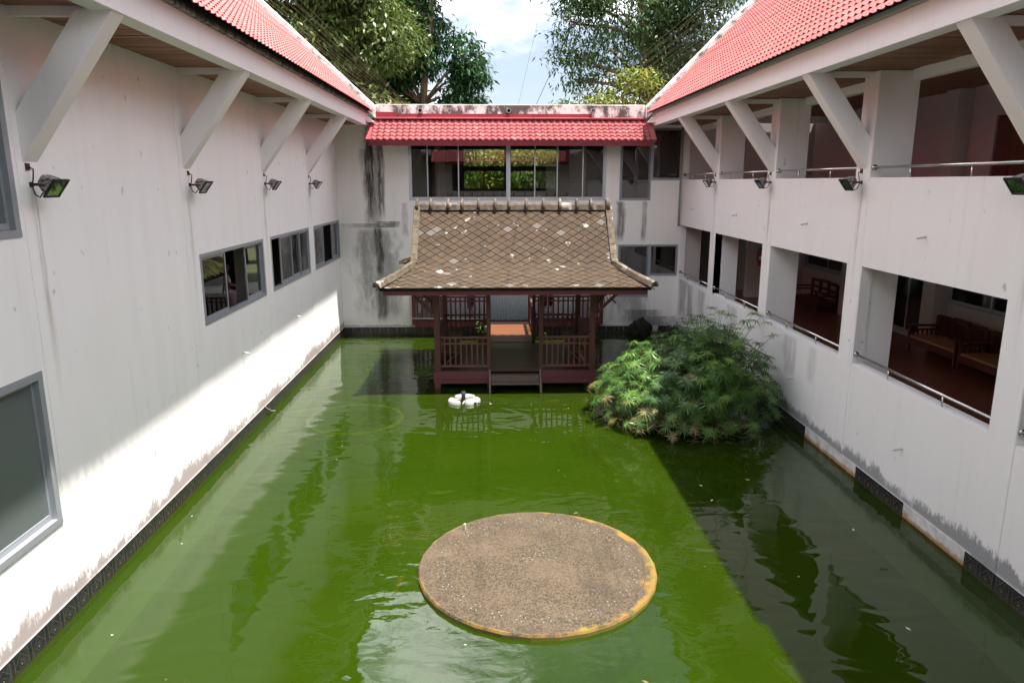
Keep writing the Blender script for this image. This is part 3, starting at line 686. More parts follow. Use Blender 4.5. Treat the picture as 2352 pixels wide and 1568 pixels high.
# end wall of the galleries
holed(XR+0.21, 10.9, 1.05, 7.4, [(7.25,8.90,1.25,3.85),(7.75,8.6,4.40,6.5)], lambda u,v,d: (u, 25.05+d, v), 0.15).build('gallery_end_wall', M['inner'], RW)
MB().box(6.7, 10.9, 28.0, 28.1, 0.2, 7.3).build('stair_wall', M['inner_dark'], RW)
MB().box(6.7, 10.9, 25.3, 28.0, 4.1, 4.3).build('stair_landing', M['inner_dark'], RW)
MB().box(6.7, 10.9, 25.3, 28.0, 7.3, 7.4).build('stair_ceiling', M['inner_dark'], RW)
def handrail(parent, y0, y1, z, x=6.56):
    mb = MB(); mb.tube([(x,y0,z+0.17),(x,y1,z+0.17)], 0.024, 10); h = mb.build('handrail', M['steel'], parent, smooth=True)
    n = 2
    for i in range(n):
        yy = y0 + (y1-y0)*(0.30+0.40*i); MB().tube([(x,yy,z),(x,yy,z+0.15)], 0.014, 8).build('rail_post', M['steel'], h, smooth=True)
    for yy in (y0+0.012, y1-0.012): MB().tube([(x,yy-0.012,z+0.17),(x,yy+0.012,z+0.17)], 0.05, 12).build('rail_flange', M['steel'], h, smooth=True)
for (a, b, z0, z1) in opsR: handrail(RW, a+0.003, b-0.003, z0)
ups = [21.30 - 4.225*i for i in range(7)]
for i in range(6): handrail(RW, ups[i+1]+0.253, ups[i]-0.253, 5.27)
handrail(RW, 21.553, 25.02, 5.27)

# ================================================================== BACK WING
BW = thing('back_wing', 'stained white wing across the pond with wide glazed gallery and small red tiled eave', 'building', (0.6, 28, 0.2))
opsB = [(-2.74,3.90,4.58,6.80),(4.36,5.43,4.58,6.95),(5.43,6.46,5.25,6.95),(4.38,5.47,1.26,3.09),(5.47,6.46,2.01,3.09),(-2.66,3.82,0.40,3.0),(XL+0.01,-3.24,3.70,7.02)]
bwall = holed(XL-0.1, XR+0.2, -0.9, 7.66, opsB, lambda u,v,d: (u, YB+d, v), 0.20).build('wall', M['wallB'], BW)
MB().box(XL-0.1, -3.20, YB+0.07, YB+0.16, 3.66, 7.06).build('recessed_panel', M['wallB'], BW)
base_tiles(bwall, lambda u: (u, YB-0.008, 0.087), 0, XL, XR, skip=[(-0.25,1.45),(5.15,5.75)])
MB().box(XL+0.008, XR-0.008, YB-0.006, YB, -0.4, 0.243).build('grout_strip', M['bare'], bwall)
MB().box(-3.715, 5.095, 24.86, YB-0.002, 7.30, 7.665).build('parapet', M['parapet'], BW, bevel=0.015)
MB().box(3.35, 5.12, 24.83, 24.858, 7.25, 7.645).build('parapet_patch', M['parapet'], BW, bevel=0.01)
PBk = lambda mb,a,b,d0,d1,z0,z1: mb.box(a, b, YB+d0, YB+d1, z0, z1)
glaze(BW, PBk, *opsB[0], [(-2.67,-2.09,0),(-2.13,-1.05,1),(-1.09,0.58,0),(0.62,1.51,0),(1.47,2.27,1),(2.23,3.13,0),(3.09,3.83,1)], frame=M['alu2'], glassmat=M['glass_tint'], bar=0.035)
MB().box(0.53, 0.67, YB-0.02, YB+0.08, 4.64, 6.73).build('mullion', M['alu2'], BW)
glaze(BW, PBk, *opsB[1], [(4.43,5.36,0)], frame=M['alu'], glassmat=M['glass_tint'], bar=0.02, fw=0.05)
glaze(BW, PBk, *opsB[2], [(5.48,6.41,0)], frame=M['alu'], glassmat=M['glass_tint'], bar=0.02, fw=0.05)
glaze(BW, PBk, *opsB[3], [(4.45,5.40,0)], frame=M['alu'], glassmat=M['glass_tint'], bar=0.02, fw=0.05)
glaze(BW, PBk, *opsB[4], [(5.52,6.41,0)], frame=M['alu'], glassmat=M['glass_tint'], bar=0.02, fw=0.05)
# upper hall with windows on the far side
rear = [(-1.15,0.62,4.86,5.68),(-1.15,0.62,5.76,6.55),(0.80,2.88,4.86,5.68),(0.80,2.88,5.76,6.55)]
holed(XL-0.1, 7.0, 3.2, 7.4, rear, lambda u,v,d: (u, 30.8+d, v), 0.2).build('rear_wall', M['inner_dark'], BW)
PRr = lambda mb,a,b,d0,d1,z0,z1: mb.box(a, b, 30.8+d0, 30.8+d1, z0, z1)
for h_ in rear: glaze(BW, PRr, *h_, [(h_[0]+0.03, (h_[0]+h_[1])/2+0.02, 0), ((h_[0]+h_[1])/2-0.02, h_[1]-0.03, 1)], frame=M['brown_alu'], fw=0.035, bar=0.025)
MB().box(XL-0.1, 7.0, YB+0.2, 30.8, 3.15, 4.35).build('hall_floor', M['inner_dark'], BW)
MB().box(XL-0.1, 7.0, YB+0.2, 30.8, 7.05, 7.25).build('hall_ceiling', M['inner_pink'], BW)
MB().box(XL-0.1, XL, YB+0.2, 30.8, 4.35, 7.05).build('hall_side_wall', M['inner_pink'], BW)
MB().box(3.25, 3.40, 26.5, 30.8, 4.35, 7.05).build('hall_side_wall', M['inner_pink'], BW)
MB().box(-2.0, -1.85, 27.0, 30.8, 4.35, 7.05).build('hall_side_wall', M['inner_pink'], BW)
hr = MB(); hr.tube([(2.35,25.9,4.36),(2.35,25.9,5.15),(3.2,25.9,5.15),(3.2,25.9,4.36)], 0.02, 8); hr.tube([(2.35,25.9,4.7),(3.2,25.9,4.7)], 0.014, 8); hr.build('stair_rail', M['steel'], BW, smooth=True)
MB().box(7.0, 7.1, YB+0.22, 31, 0.2, 7.4).build('hall_side_wall', M['inner_dark'], BW)
MB().box(4.06, 6.99, 27.6, 27.7, 0.2, 3.14).build('store_wall', M['inner_dark'], BW)
# passage through the ground floor
MB().box(-2.9, -2.665, YB+0.2, 31, 0.2, 3.15).build('passage_wall', M['inner'], BW)
MB().box(3.825, 4.05, YB+0.2, 31, 0.2, 3.15).build('passage_wall', M['inner'], BW)
MB().box(-2.66, 3.82, YB+0.002, 36, 0.15, 0.442).build('passage_floor', M['joint'], BW)
pv = MB(); pv.box(-0.0515,0.0515,-0.104,0.104,-0.02,0.018); PV = pv.mesh('paver', M['paver'])
pvs = [(-2.6 + 0.115*i, YB+0.13+0.22*j + (0.11 if i % 2 else 0)) for i in range(56) for j in range(30)]
pvs = [p for p in pvs if -2.6 <= p[0] <= 3.75]
near = sorted([p for p in pvs if -0.1 < p[0] < 1.7], key=lambda p: p[1])[:300]; nset = set(near)
for p in near: put('paver', PV, BW, (p[0], p[1], 0.446))
mb = MB()
for p in pvs:
    if p not in nset: mb.box(p[0]-0.0515,p[0]+0.0515,p[1]-0.106,p[1]+0.106,0.426,0.464)
tag(mb.build('pavers', M['paver'], BW), kind='stuff')
# red tiled eave
def wave_tile():
    w, e = 0.2, 0.215; n = 10; v = []; f = []
    for i in range(n+1):
        t = i/n; xx = (t-0.5)*w; hh = 0.022*math.cos(2*math.pi*t)
        v += [(xx, -0.006*math.cos(2*math.pi*t), hh+0.030), (xx, e*1.06, hh*1.0+0.004), (xx, 0.002, hh+0.006)]
    for i in range(n):
        a, b = i*3, (i+1)*3; f += [(a,b,b+1,a+1),(a+2,b+2,b,a)]
    return v, f
WTV, WTF = wave_tile(); wt = MB(); wt.add(WTV, WTF); WT = wt.mesh('eave_tile', M['tileB'], smooth=True, fix=False)
def mansard(parent, y_e, y_t, z_e, z_t, x0, x1, separate=True, flip=1):
    L = math.hypot(y_t-y_e, z_t-z_e); up = Vector((0, (y_t-y_e)/L, (z_t-z_e)/L)); ex = Vector((flip,0,0)); nrm = ex.cross(up)
    rot = Matrix((ex, up, nrm)).transposed(); rows = 6; e = L/rows; n = round((x1-x0)/0.2)
    mb = MB()
    for r_ in range(rows):
        for i in range(n):
            p = Vector((x0+0.1+0.2*i, y_e, z_e)) + up*(e*r_) + nrm*0.01
            if separate: put('eave_tile', WT, parent, p, rot)
            else: mb.add([p + rot @ Vector(q) for q in WTV], WTF)
    if not separate: tag(mb.build('eave_tiles', M['tileB'], parent, fix=False, smooth=True), kind='stuff')
    s_ = -flip
    MB().add([Vector((x0,y_e,z_e)), Vector((x1,y_e,z_e)), Vector((x1,y_t,z_t)), Vector((x0,y_t,z_t)), Vector((x0,y_e,z_e))-nrm*0.03, Vector((x1,y_e,z_e))-nrm*0.03, Vector((x1,y_t,z_t))-nrm*0.03, Vector((x0,y_t,z_t))-nrm*0.03],
             [(0,1,2,3),(7,6,5,4),(0,4,5,1),(1,5,6,2),(2,6,7,3),(3,7,4,0)]).build('eave_deck', M['fasciared'], parent)
    for xx in (x0-0.10, x1+0.10):
        MB().beam(Vector((xx,y_e,z_e))-up*0.03+nrm*0.02, Vector((xx,y_t,z_t))+nrm*0.02, 0.16, 0.09, up=nrm).build('verge_flashing', M['redmetal'], parent)
    return up, nrm
mansard(BW, 23.72, 24.70, 6.47, 7.17, -3.72, 5.08)
MB().box(-3.80, 5.16, 23.735, 23.775, 6.31, 6.475).build('eave_fascia', M['fasciared'], BW)
MB().box(-3.80, 5.16, 23.78, 25.04, 6.40, 6.43).build('eave_soffit', M['inner_dark'], BW)
MB().prism([(24.52,7.175),(24.52,7.215),(24.84,7.262),(24.84,7.205)], 'x', -3.76, 5.06).build('ridge_flashing', M['redmetal'], BW)
MB().box(-3.0, 3.32, 24.835, 24.857, 7.235, 7.37).build('wall_flashing', M['redmetal'], BW)
MB().box(-3.72, -3.05, 24.80, 24.857, 7.24, 7.42).build('wall_flashing', M['redmetal'], BW)
# balustrade of the passage
def balus(parent, a, b, y, gap=None):
    ba = MB(); ba.box(a, b, y-0.03, y+0.03, 1.28, 1.34); ba.box(a, b, y-0.02, y+0.02, 1.14, 1.19); ba.box(a, b, y-0.03, y+0.03, 0.44, 0.56)
    w = ba.build('balustrade', M['balust'], parent)
    n = int((b-a)/0.165)
    for i in range(1, n): MB().box(a+(b-a)*i/n-0.03, a+(b-a)*i/n+0.03, y-0.014, y+0.014, 0.56, 1.28).build('baluster', M['balust'], w)
    for xx in (a+0.04, b-0.04): MB().box(xx-0.06, xx+0.06, y-0.06, y+0.055, 0.34, 1.42).build('balustrade_post', M['balust'], w)
balus(BW, -2.73, -0.08, 24.96); balus(BW, 1.30, 3.88, 24.96)
MB().box(-2.66, 3.82, 24.93, 25.04, 0.26, 0.425).build('balustrade_beam', M['balust'], BW)
MB().box(XL-0.1, XR+0.5, 25.1, 31.2, 7.26, 7.34).build('flat_roof', M['parapet'], BW)

# ================================================================== FRONT WING (behind the camera, mirrored in the far glass)
FW = thing('front_wing', 'white wing with small red tiled eave, seen only mirrored in the far windows', 'building', (0.6, -3, 0.2))
holed(XL-0.1, XR+0.2, -0.9, 7.66, [(-2.6,3.8,4.58,6.8)], lambda u,v,d: (u, -0.45-d, v), 0.2).build('wall', M['wallB'], FW)
MB().box(XL, XR, -4.2, -0.65, 4.2, 4.4).build('floor', M['inner'], FW)
MB().box(XL, XR, -4.3, -4.2, 4.4, 7.0).build('rear_wall', M['inner_dark'], FW)
MB().box(XL, XR, -4.3, -0.65, 7.0, 7.2).build('ceiling', M['inner'], FW)
mansard(FW, 0.88, -0.10, 6.47, 7.17, -3.72, 5.08, separate=False, flip=-1)
MB().box(-3.80, 5.16, 0.83, 0.87, 6.31, 6.475).build('eave_fascia', M['fasciared'], FW)
MB().box(-3.8, 5.16, -0.44, 0.80, 6.40, 6.43).build('eave_soffit', M['inner_dark'], FW)
MB().box(-3.74, 5.14, -0.44, -0.30, 7.20, 7.66).build('parapet', M['parapet'], FW)

# ================================================================== PAVILION
PV_ = thing('pond_pavilion', 'open dark timber pavilion with weathered diamond-shingle roof standing in the pond', 'pavilion', (0.6, 19.8, 0))
PX, GH, EH = 0.60, 2.58, 3.27; YE0, YE1, YR = 17.30, 22.30, 19.80
PROF = [(17.30,2.70),(17.9,2.885),(18.25,3.01),(18.5,3.13),(18.72,3.31),(18.95,3.55),(19.3,3.95),(19.8,4.50)]
seg = [0.0]
for a, b in zip(PROF, PROF[1:]): seg.append(seg[-1] + math.hypot(b[0]-a[0], b[1]-a[1]))
def prof(s_):
    for i in range(len(PROF)-1):
        if s_ <= seg[i+1] or i == len(PROF)-2:
            t = (s_-seg[i])/(seg[i+1]-seg[i]); a, b = PROF[i], PROF[i+1]
            # smooth the tangent across the bend
            d = Vector((0, b[0]-a[0], b[1]-a[1])).normalized()
            return Vector((0, a[0]+(b[0]-a[0])*t, a[1]+(b[1]-a[1])*t)), d
SK = seg[3]
def halfw(s_): return GH if s_ >= SK else EH + (GH-EH)*(s_/SK)
# deck of the two slopes and the side skirts
mb = MB(); ring = []
for i, (yy, zz) in enumerate(PROF):
    hw = halfw(seg[i]); ring.append((hw, yy, zz))
for sy in (1, -1):
    pts = [(hw, yy if sy > 0 else 2*YR-yy, zz) for hw, yy, zz in ring]
    for (h0,y0,z0),(h1,y1,z1) in zip(pts, pts[1:]):
        mb.add([(PX-h0,y0,z0),(PX+h0,y0,z0),(PX+h1,y1,z1),(PX-h1,y1,z1),(PX-h0,y0,z0-0.05),(PX+h0,y0,z0-0.05),(PX+h1,y1,z1-0.05),(PX-h1,y1,z1-0.05)], [(0,1,2,3),(7,6,5,4),(0,4,5,1),(3,2,6,7),(0,3,7,4),(1,5,6,2)])
for sx in (1, -1):
    y0, z0 = PROF[0]; y1, z1 = PROF[3]
    mb.add([(PX+sx*EH,y0,z0),(PX+sx*EH,2*YR-y0,z0),(PX+sx*GH,2*YR-y1,z1),(PX+sx*GH,y1,z1),(PX+sx*EH,y0,z0-0.05),(PX+sx*EH,2*YR-y0,z0-0.05),(PX+sx*GH,2*YR-y1,z1-0.05),(PX+sx*GH,y1,z1-0.05)], [(0,1,2,3),(7,6,5,4),(0,4,5,1)])
roof = mb.build('roof', M['underlay'], PV_)
for sx in (1, -1):
    g = [(yy, zz) for yy, zz in PROF[3:]] + [(2*YR-yy, zz) for yy, zz in PROF[3:][::-1][1:]]
    MB().prism(g, 'x', PX+sx*(GH-0.06), PX+sx*(GH-0.02)).build('gable_board', M['post'], PV_)
# diamond shingles
def rhomb(hw, hh, t, cut=None):
    m_ = MB(); poly = [(0,-hh),(hw,0),(0,hh),(-hw,0)] if cut is None else cut
    n = len(poly); m_.add([(x_,y_,t) for x_,y_ in poly] + [(x_,y_,0) for x_,y_ in poly], [tuple(range(n))] + [(i,n+i,n+(i+1)%n,(i+1)%n) for i in range(n)])
    return m_
HW, HH = 0.1415, 0.1085
SH = rhomb(HW, HH, 0.022).mesh('shingle', M['shingle'])
SHB = rhomb(HW, HH, 0.022, [(-HW,0),(HW,0),(0,HH)]).mesh('shingle', M['shingle'])
rowp = (seg[-1]-0.02)/27.0; lst = []
for r_ in range(28):
    s_ = rowp*r_; p, d = prof(s_); p1, d1 = prof(min(seg[-1], s_+0.09)); p0, d0 = prof(max(0, s_-0.09)); tdir = (d0+d1).normalized()
    hw = halfw(s_); off = 0.155 if r_ % 2 else 0.0
    for i in range(-12, 13):
        xx = i*0.31 + off
        if abs(xx) > hw - 0.03: continue
        ex = Vector((1,0,0)); nrm = ex.cross(tdir).normalized(); rot = Matrix((ex, tdir, nrm)).transposed()
        lst.append((r_, Vector((PX+xx, p.y, p.z)) + nrm*0.003, rot))
rest = MB()
for k_, (r_, p, rot) in enumerate(lst):
    jit = Matrix.Rotation(random.uniform(-0.03,0.03), 3, 'Z') @ Matrix.Rotation(random.uniform(-0.035,0.035), 3, 'X') @ Matrix.Rotation(random.uniform(-0.02,0.02), 3, 'Y')
    if k_ < 300: put('shingle', SHB if r_ == 0 else SH, PV_, p + rot @ Vector((0,0,random.uniform(0,0.006))), rot @ jit)
    else: rest.add([p + rot @ (jit @ v.co) for v in SH.vertices], [tuple(f.vertices) for f in SH.polygons])
tag(face_random(rest.build('shingles', M['shingle_a'], PV_, fix=False), len(SH.polygons)), kind='stuff')
# mossy side skirts and rear slope
side = MB()
for sx in (1, -1):
    a_ = Vector((PX+sx*EH, YE0, 2.70)); up = Vector((PX+sx*GH, 18.5, 3.13)) - Vector((PX+sx*EH, 18.5, 2.70)); L = up.length; up.normalize()
    ex = Vector((0,-sx,0)); nrm = ex.cross(up); 
    if nrm.z < 0: ex = -ex; nrm = ex.cross(up)
    rot = Matrix((ex, up, nrm)).transposed()
    for r_ in range(7):
        s_ = r_*0.118; inset = 1.2*s_/L
        for i in range(0, 18):
            yy = YE0 + 0.1 + i*0.31 + (0.155 if r_ % 2 else 0)
            if yy < YE0+inset or yy > YE1-inset: continue
            p = Vector((PX+sx*EH, yy, 2.70)) + up*s_ + nrm*0.003
            side.add([p + rot @ v.co for v in SH.vertices], [tuple(f.vertices) for f in SH.polygons])
tag(side.build('mossy_side_shingles', M['shingle_moss'], PV_, fix=False), kind='stuff')
rear_ = MB()
for (r_, p, rot) in lst:
    q = Vector((p.x, 2*YR-p.y, p.z)); rr_ = Matrix.Rotation(math.pi, 3, 'Z') @ rot
    rear_.add([q + rr_ @ v.co for v in SH.vertices], [tuple(f.vertices) for f in SH.polygons])
tag(rear_.build('rear_shingles', M['shingle'], PV_, fix=False), kind='stuff')
# ridge, verge and hip caps
def cap(p0, p1, w, h_, name='roof_cap'):
    p0, p1 = Vector(p0), Vector(p1); MB().beam(p0, p1, w, h_).build(name, M['ridge'], PV_, bevel=0.03)
xs = [PX-GH+0.02]; 
while xs[-1] < PX+GH-0.35: xs.append(xs[-1] + random.choice((0.37,0.44,0.46)))
xs.append(PX+GH-0.02)
for a, b in zip(xs, xs[1:]):
    MB().prism([(YR-0.12,4.46),(YR-0.085,4.60),(YR-0.03,4.655),(YR+0.03,4.655),(YR+0.085,4.60),(YR+0.12,4.46)], 'x', a+0.004, b-0.004).build('ridge_cap', M['ridge'], PV_, bevel=0.01)
for a in xs:
    mb = MB(); mb.tube([(a,YR-0.15,4.44),(a,YR-0.135,4.60),(a,YR-0.07,4.70),(a,YR,4.74),(a,YR+0.07,4.70),(a,YR+0.135,4.60),(a,YR+0.15,4.44)], 0.036, 8); mb.build('ridge_knob', M['ridge'], PV_, smooth=True)
for sx in (1, -1):
    for sy in (1, -1):
        Y = lambda y: y if sy > 0 else 2*YR-y
        pts = [(PX+sx*(GH-0.02), Y(yy), zz+0.045) for yy, zz in PROF[3:]]; pts[-1] = (pts[-1][0], Y(19.75), 4.55)
        mb = MB()
        for a, b in zip(pts, pts[1:]): mb.beam(a, b, 0.17, 0.09)
        mb.build('verge_cap', M['ridge'], PV_, bevel=0.015)
        a, b = Vector((PX+sx*(GH-0.02), Y(18.48), 3.19)), Vector((PX+sx*(EH+0.06), Y(17.22), 2.80))
        m_ = (a+b)/2 - Vector((0,0,0.03)); mb = MB()
        for (p_, q_, w0, w1) in ((a, m_, 0.17, 0.20), (m_, b, 0.20, 0.25)):
            d_ = (q_-p_).normalized(); sd = d_.cross(Vector((0,0,1))).normalized(); u_ = sd.cross(d_)
            ring2 = []
            for (c_, w_) in ((p_, w0), (q_, w1)):
                ring2 += [c_ - sd*w_/2 - u_*0.06, c_ - sd*w_*0.32 + u_*0.05, c_ + u_*0.085, c_ + sd*w_*0.32 + u_*0.05, c_ + sd*w_/2 - u_*0.06]
            mb.add(ring2, [(0,1,6,5),(1,2,7,6),(2,3,8,7),(3,4,9,8),(4,0,5,9),(0,4,3,2,1),(5,6,7,8,9)])
        mb.build('hip_cap', M['ridge'], PV_, smooth=False)
# eave boards
for (a, b, c_, d_) in ((PX-EH+0.12,PX+EH-0.12,YE0+0.04,YE0+0.085),(PX-EH+0.12,PX+EH-0.12,YE1-0.085,YE1-0.04)): MB().box(a, b, c_, d_, 2.535, 2.665).build('eave_board', M['beamred'], PV_)
for sx in (1, -1): MB().box(PX+sx*(EH-0.075), PX+sx*(EH-0.12), YE0+0.09, YE1-0.09, 2.535, 2.665).build('eave_board', M['beamred'], PV_)
PXS = (-1.38, -0.07, 1.27, 2.585); PYS = (18.2, 21.4)
for j, yy in enumerate(PYS):
    for i, xx in enumerate(PXS):
        w = 0.073 if i in (0,3) else 0.047
        MB().box(xx-w, xx+w, yy-w, yy+w, -0.5, 2.62).build('post', M['post'], PV_, bevel=0.006)
    MB().box(-1.6, 2.8, yy-0.05, yy+0.05, 2.47, 2.61).build('tie_beam', M['post'], PV_)
for xx in (PXS[0], PXS[3]): MB().box(xx-0.05, xx+0.05, 18.2, 21.4, 2.36, 2.468).build('tie_beam', M['post'], PV_)
# floor frame and deck
for a, b in ((-1.455,-0.02),(1.225,2.665)):
    MB().box(a, b, 18.085, 18.125, 0.25, 0.455).build('floor_beam', M['beamred'], PV_, bevel=0.004)
    MB().box(a, b, 18.075, 18.115, 0.13, 0.247).build('floor_beam', M['beamred'], PV_, bevel=0.004)
for xx in (-1.465, 2.675): MB().box(xx-0.02, xx+0.02, 18.09, 21.5, 0.14, 0.44).build('floor_beam', M['beamred'], PV_)
MB().box(-1.45, 2.66, 21.47, 21.51, 0.14, 0.44).build('floor_beam', M['beamred'], PV_)
for xx in (-1.39, 2.60): MB().box(xx-0.07, xx+0.07, 18.08, 18.22, -0.6, 0.128).build('foot', M['beamred'], PV_)
pk = MB(); pk.box(-2.03,2.03,-0.055,0.055,0,0.028); PK = pk.mesh('plank', M['deck'])
for i in range(28): put('plank', PK, PV_, (0.60, 18.17+0.1185*i, 0.432+random.uniform(-0.002,0.002)))
MB().box(-1.3, 2.5, 18.2, 21.4, 0.30, 0.42).build('joists', M['underlay'], PV_)
def railing(parent, a, b, fixed, axis, n, name='railing'):
    mb = MB(); bx = (lambda m_,u0,u1,d,z0,z1: m_.box(u0,u1,fixed-d,fixed+d,z0,z1)) if axis == 'x' else (lambda m_,u0,u1,d,z0,z1: m_.box(fixed-d,fixed+d,u0,u1,z0,z1))
    bx(mb,a,b,0.032,1.298,1.348); bx(mb,a,b,0.02,1.14,1.18); bx(mb,a,b,0.026,0.545,0.60)
    w = mb.build(name, M['rail'], parent)
    for i in range(n):
        u = a + (b-a)*(i+0.75)/(n+0.5); m_ = MB(); bx(m_,u-0.019,u+0.019,0.014,0.60,1.298); m_.build('baluster', M['rail'], w)
for yy in PYS:
    railing(PV_, -1.305, -0.118, yy, 'x', 8); railing(PV_, 1.318, 2.510, yy, 'x', 8)
for xx in (PXS[0], PXS[3]): railing(PV_, 18.275, 21.325, xx, 'y', 20)
# side benches
for sx, x0 in ((1, -1.30), (-1, 2.51)):
    mb = MB()
    for i in range(4): mb.box(x0+sx*(0.03+0.11*i), x0+sx*(0.13+0.11*i), 18.5, 21.1, 0.86, 0.885)
    be = mb.build('bench_seat', M['rail'], PV_)
    for yy in (18.6, 19.8, 21.0):
        m_ = MB(); m_.beam((x0+sx*0.45,yy,0.855),(x0+sx*0.03,yy,0.47),0.05,0.05); m_.box(x0,x0+sx*0.46,yy-0.026,yy+0.026,0.81,0.857); m_.build('bench_brace', M['rail'], be)
# carved corner brackets under the eave
for sx, x0 in ((-1, PXS[0]-0.075), (1, PXS[3]+0.075)):
    mb = MB(); mb.beam((x0,18.2,1.92),(x0+sx*0.62,18.2,2.52),0.05,0.075); mb.beam((x0+sx*0.02,18.2,1.95),(x0+sx*0.02,18.2,2.46),0.05,0.05); mb.beam((x0,18.2,2.49),(x0+sx*0.62,18.2,2.49),0.05,0.05)
    for i in range(7):
        t = (i+1)/8; mb.beam((x0+sx*0.04,18.2,1.98+0.48*t),(x0+sx*0.60*t,18.2,2.47),0.018,0.022); mb.beam((x0+sx*0.6*t,18.2,1.96+0.56*t),(x0+sx*0.6*t-sx*0.05,18.2,2.47),0.018,0.018)
    br = mb.build('corner_bracket', M['bracket'], PV_)
    MB().beam((x0+sx*0.36,18.13,2.34),(x0+sx*0.50,18.13,2.20),0.04,0.045).build('bracket_peg', M['bracket'], br)
# steps into the water
MB().box(-0.01, 1.21, 17.93, 18.15, 0.33, 0.372).build('step', M['grey_wood'], PV_)
MB().box(-0.01, 1.21, 18.09, 18.13, 0.20, 0.328).build('step_riser', M['grey_wood'], PV_)
MB().box(-0.01, 1.21, 17.94, 17.975, 0.21, 0.328).build('step_riser', M['grey_wood'], PV_)
MB().box(-0.01, 1.21, 17.78, 17.98, 0.17, 0.205).build('step', M['grey_wood'], PV_)
for xx in (-0.045, 1.245): MB().beam((xx,18.14,0.46),(xx,17.66,-0.06),0.045,0.13,up=(0,0.6,1)).build('stair_stringer', M['grey_wood'], PV_)

# ------------------------------------------------------------------ footbridge
FB = thing('footbridge', 'short red-brown plank footbridge joining the pavilion to the paved passage', 'bridge', (0.6, 23.2, 0))
bk = MB(); bk.box(-0.70,0.70,-0.055,0.055,0,0.03); BK_ = bk.mesh('plank', M['deck2'])
for i in range(28): put('plank', BK_, FB, (0.60, 21.58+0.1185*i, 0.432+random.uniform(-0.002,0.002)))
for xx in (-0.05, 1.25): MB().box(xx-0.05, xx+0.05, 21.52, 24.92, 0.25, 0.43).build('joist', M['rail'], FB)
MB().box(-0.1, 1.3, 24.88, 24.925, 0.30, 0.50).build('threshold', M['rail'], FB)
for xx in (-0.11, 1.33):
    railing(FB, 21.5, 24.9, xx, 'y', 22)
    for yy in (23.2,): MB().box(xx-0.045, xx+0.045, yy-0.045, yy+0.045, -0.4, 1.40).build('bridge_post', M['rail'], FB)

# ================================================================== ROUND PLATFORM
RP = thing('round_platform', 'low round pebble-concrete platform with yellow lichen rim, just above the water', 'platform', (0.605, 9.10, 0))
pl = MB(); NP = 30; pr = [(1.60,-0.5),(1.615,0.03),(1.60,0.05),(1.58,0.072)]
v = []; 
for r_, zz in [(1.62,-0.5),(1.628,0.045)]:
    for j in range(NP): v.append((0.605+r_*math.cos(2*math.pi*j/NP), 9.10+r_*math.sin(2*math.pi*j/NP), zz))
pl.add(v, [tuple(range(NP))[::-1]] + [(j,(j+1)%NP,NP+(j+1)%NP,NP+j) for j in range(NP)] + [tuple(range(NP,2*NP))])
pl.build('slab', M['rim'], RP)
tp = MB(); tp.add([(0.605+1.628*math.cos(2*math.pi*j/NP), 9.10+1.628*math.sin(2*math.pi*j/NP), 0.046) for j in range(NP)] + [(0.605+1.61*math.cos(2*math.pi*j/NP), 9.10+1.61*math.sin(2*math.pi*j/NP), 0.072) for j in range(NP)],
    [(j,(j+1)%NP,NP+(j+1)%NP,NP+j) for j in range(NP)] + [tuple(range(NP,2*NP))])
tp.build('pebble_top', M['plat'], RP)
def disc(mb, x, y, z, r_): mb.lathe([(r_,0),(r_,0.006),(r_*0.7,0.012)], 8, (x,y,z))
cl = [(1.32*math.cos(2*math.pi*k/27+0.08), 1.32*math.sin(2*math.pi*k/27+0.08)) for k in range(27)] + [(0.05,0.28),(0.22,0.12),(-0.12,0.12)]
for (a, b) in cl:
    mb = MB(); off = [(0.045,0.035),(-0.045,0.035),(0.045,-0.04),(-0.045,-0.04)]; th = random.uniform(0,1.2)
    for (p, q) in random.sample(off, random.choice((3,4,4,4))):
        c_, s_ = math.cos(th), math.sin(th); disc(mb, 0.605+a+p*c_-q*s_, 9.10+b+p*s_+q*c_, 0.0715, 0.0095)
    mb.build('stud_cluster', M['stud'], RP)
MB().tube([(-0.42,10.15,0.07),(-0.42,10.15,0.16)], 0.018, 8).build('pipe_stub', M['offwhite'], RP)
# submerged ring
rg = MB(); n = 56; v = []; f = []
for (r_, zz) in ((1.0,-0.03),(1.09,-0.03),(1.09,-0.07),(1.0,-0.07)):
    for j in range(n): v.append((-3.1+r_*math.cos(2*math.pi*j/n), 15.83+r_*math.sin(2*math.pi*j/n), zz))
for k in range(4):
    for j in range(n): f.append((k*n+j, k*n+(j+1)%n, ((k+1)%4)*n+(j+1)%n, ((k+1)%4)*n+j))
rg.add(v, f); tag(rg.build('submerged_ring', M['ringm'], smooth=True), 'yellowish concrete ring lying just under the green water', 'ring')

# ================================================================== FLOATING FOUNTAIN
FL = thing('floating_aerator', 'white three-lobed floating fountain with black nozzle, in front of the steps', 'fountain', (-0.66, 16.98, 0), R(8))
def arcfloat(a0, a1, r0, r1, h_):
    n = 14; top = []; prf = [(0,-0.04),(0,h_*0.7),(0.22,h_),(0.78,h_),(1,h_*0.7),(1,-0.04)]
    v = []; f = []
    for i in range(n+1):
        t = i/n; a = a0+(a1-a0)*t; wq = math.sin(math.pi*min(1,max(0,t)))**0.45 if 0 < t < 1 else 0.12; wq = max(wq, 0.12)
        mid = (r0+r1)/2; ha = (r1-r0)/2*wq
        for q, zz in prf:
            r_ = mid + (q-0.5)*2*ha; v.append((r_*math.cos(a), r_*math.sin(a), zz if 0 < t < 1 else zz*0.6))
    k = len(prf)
    for i in range(n):
        for j in range(k-1): f.append((i*k+j,(i+1)*k+j,(i+1)*k+j+1,i*k+j+1))
    f += [tuple(range(k)), tuple(range(n*k,n*k+k))[::-1]]
    return MB().add(v, f)
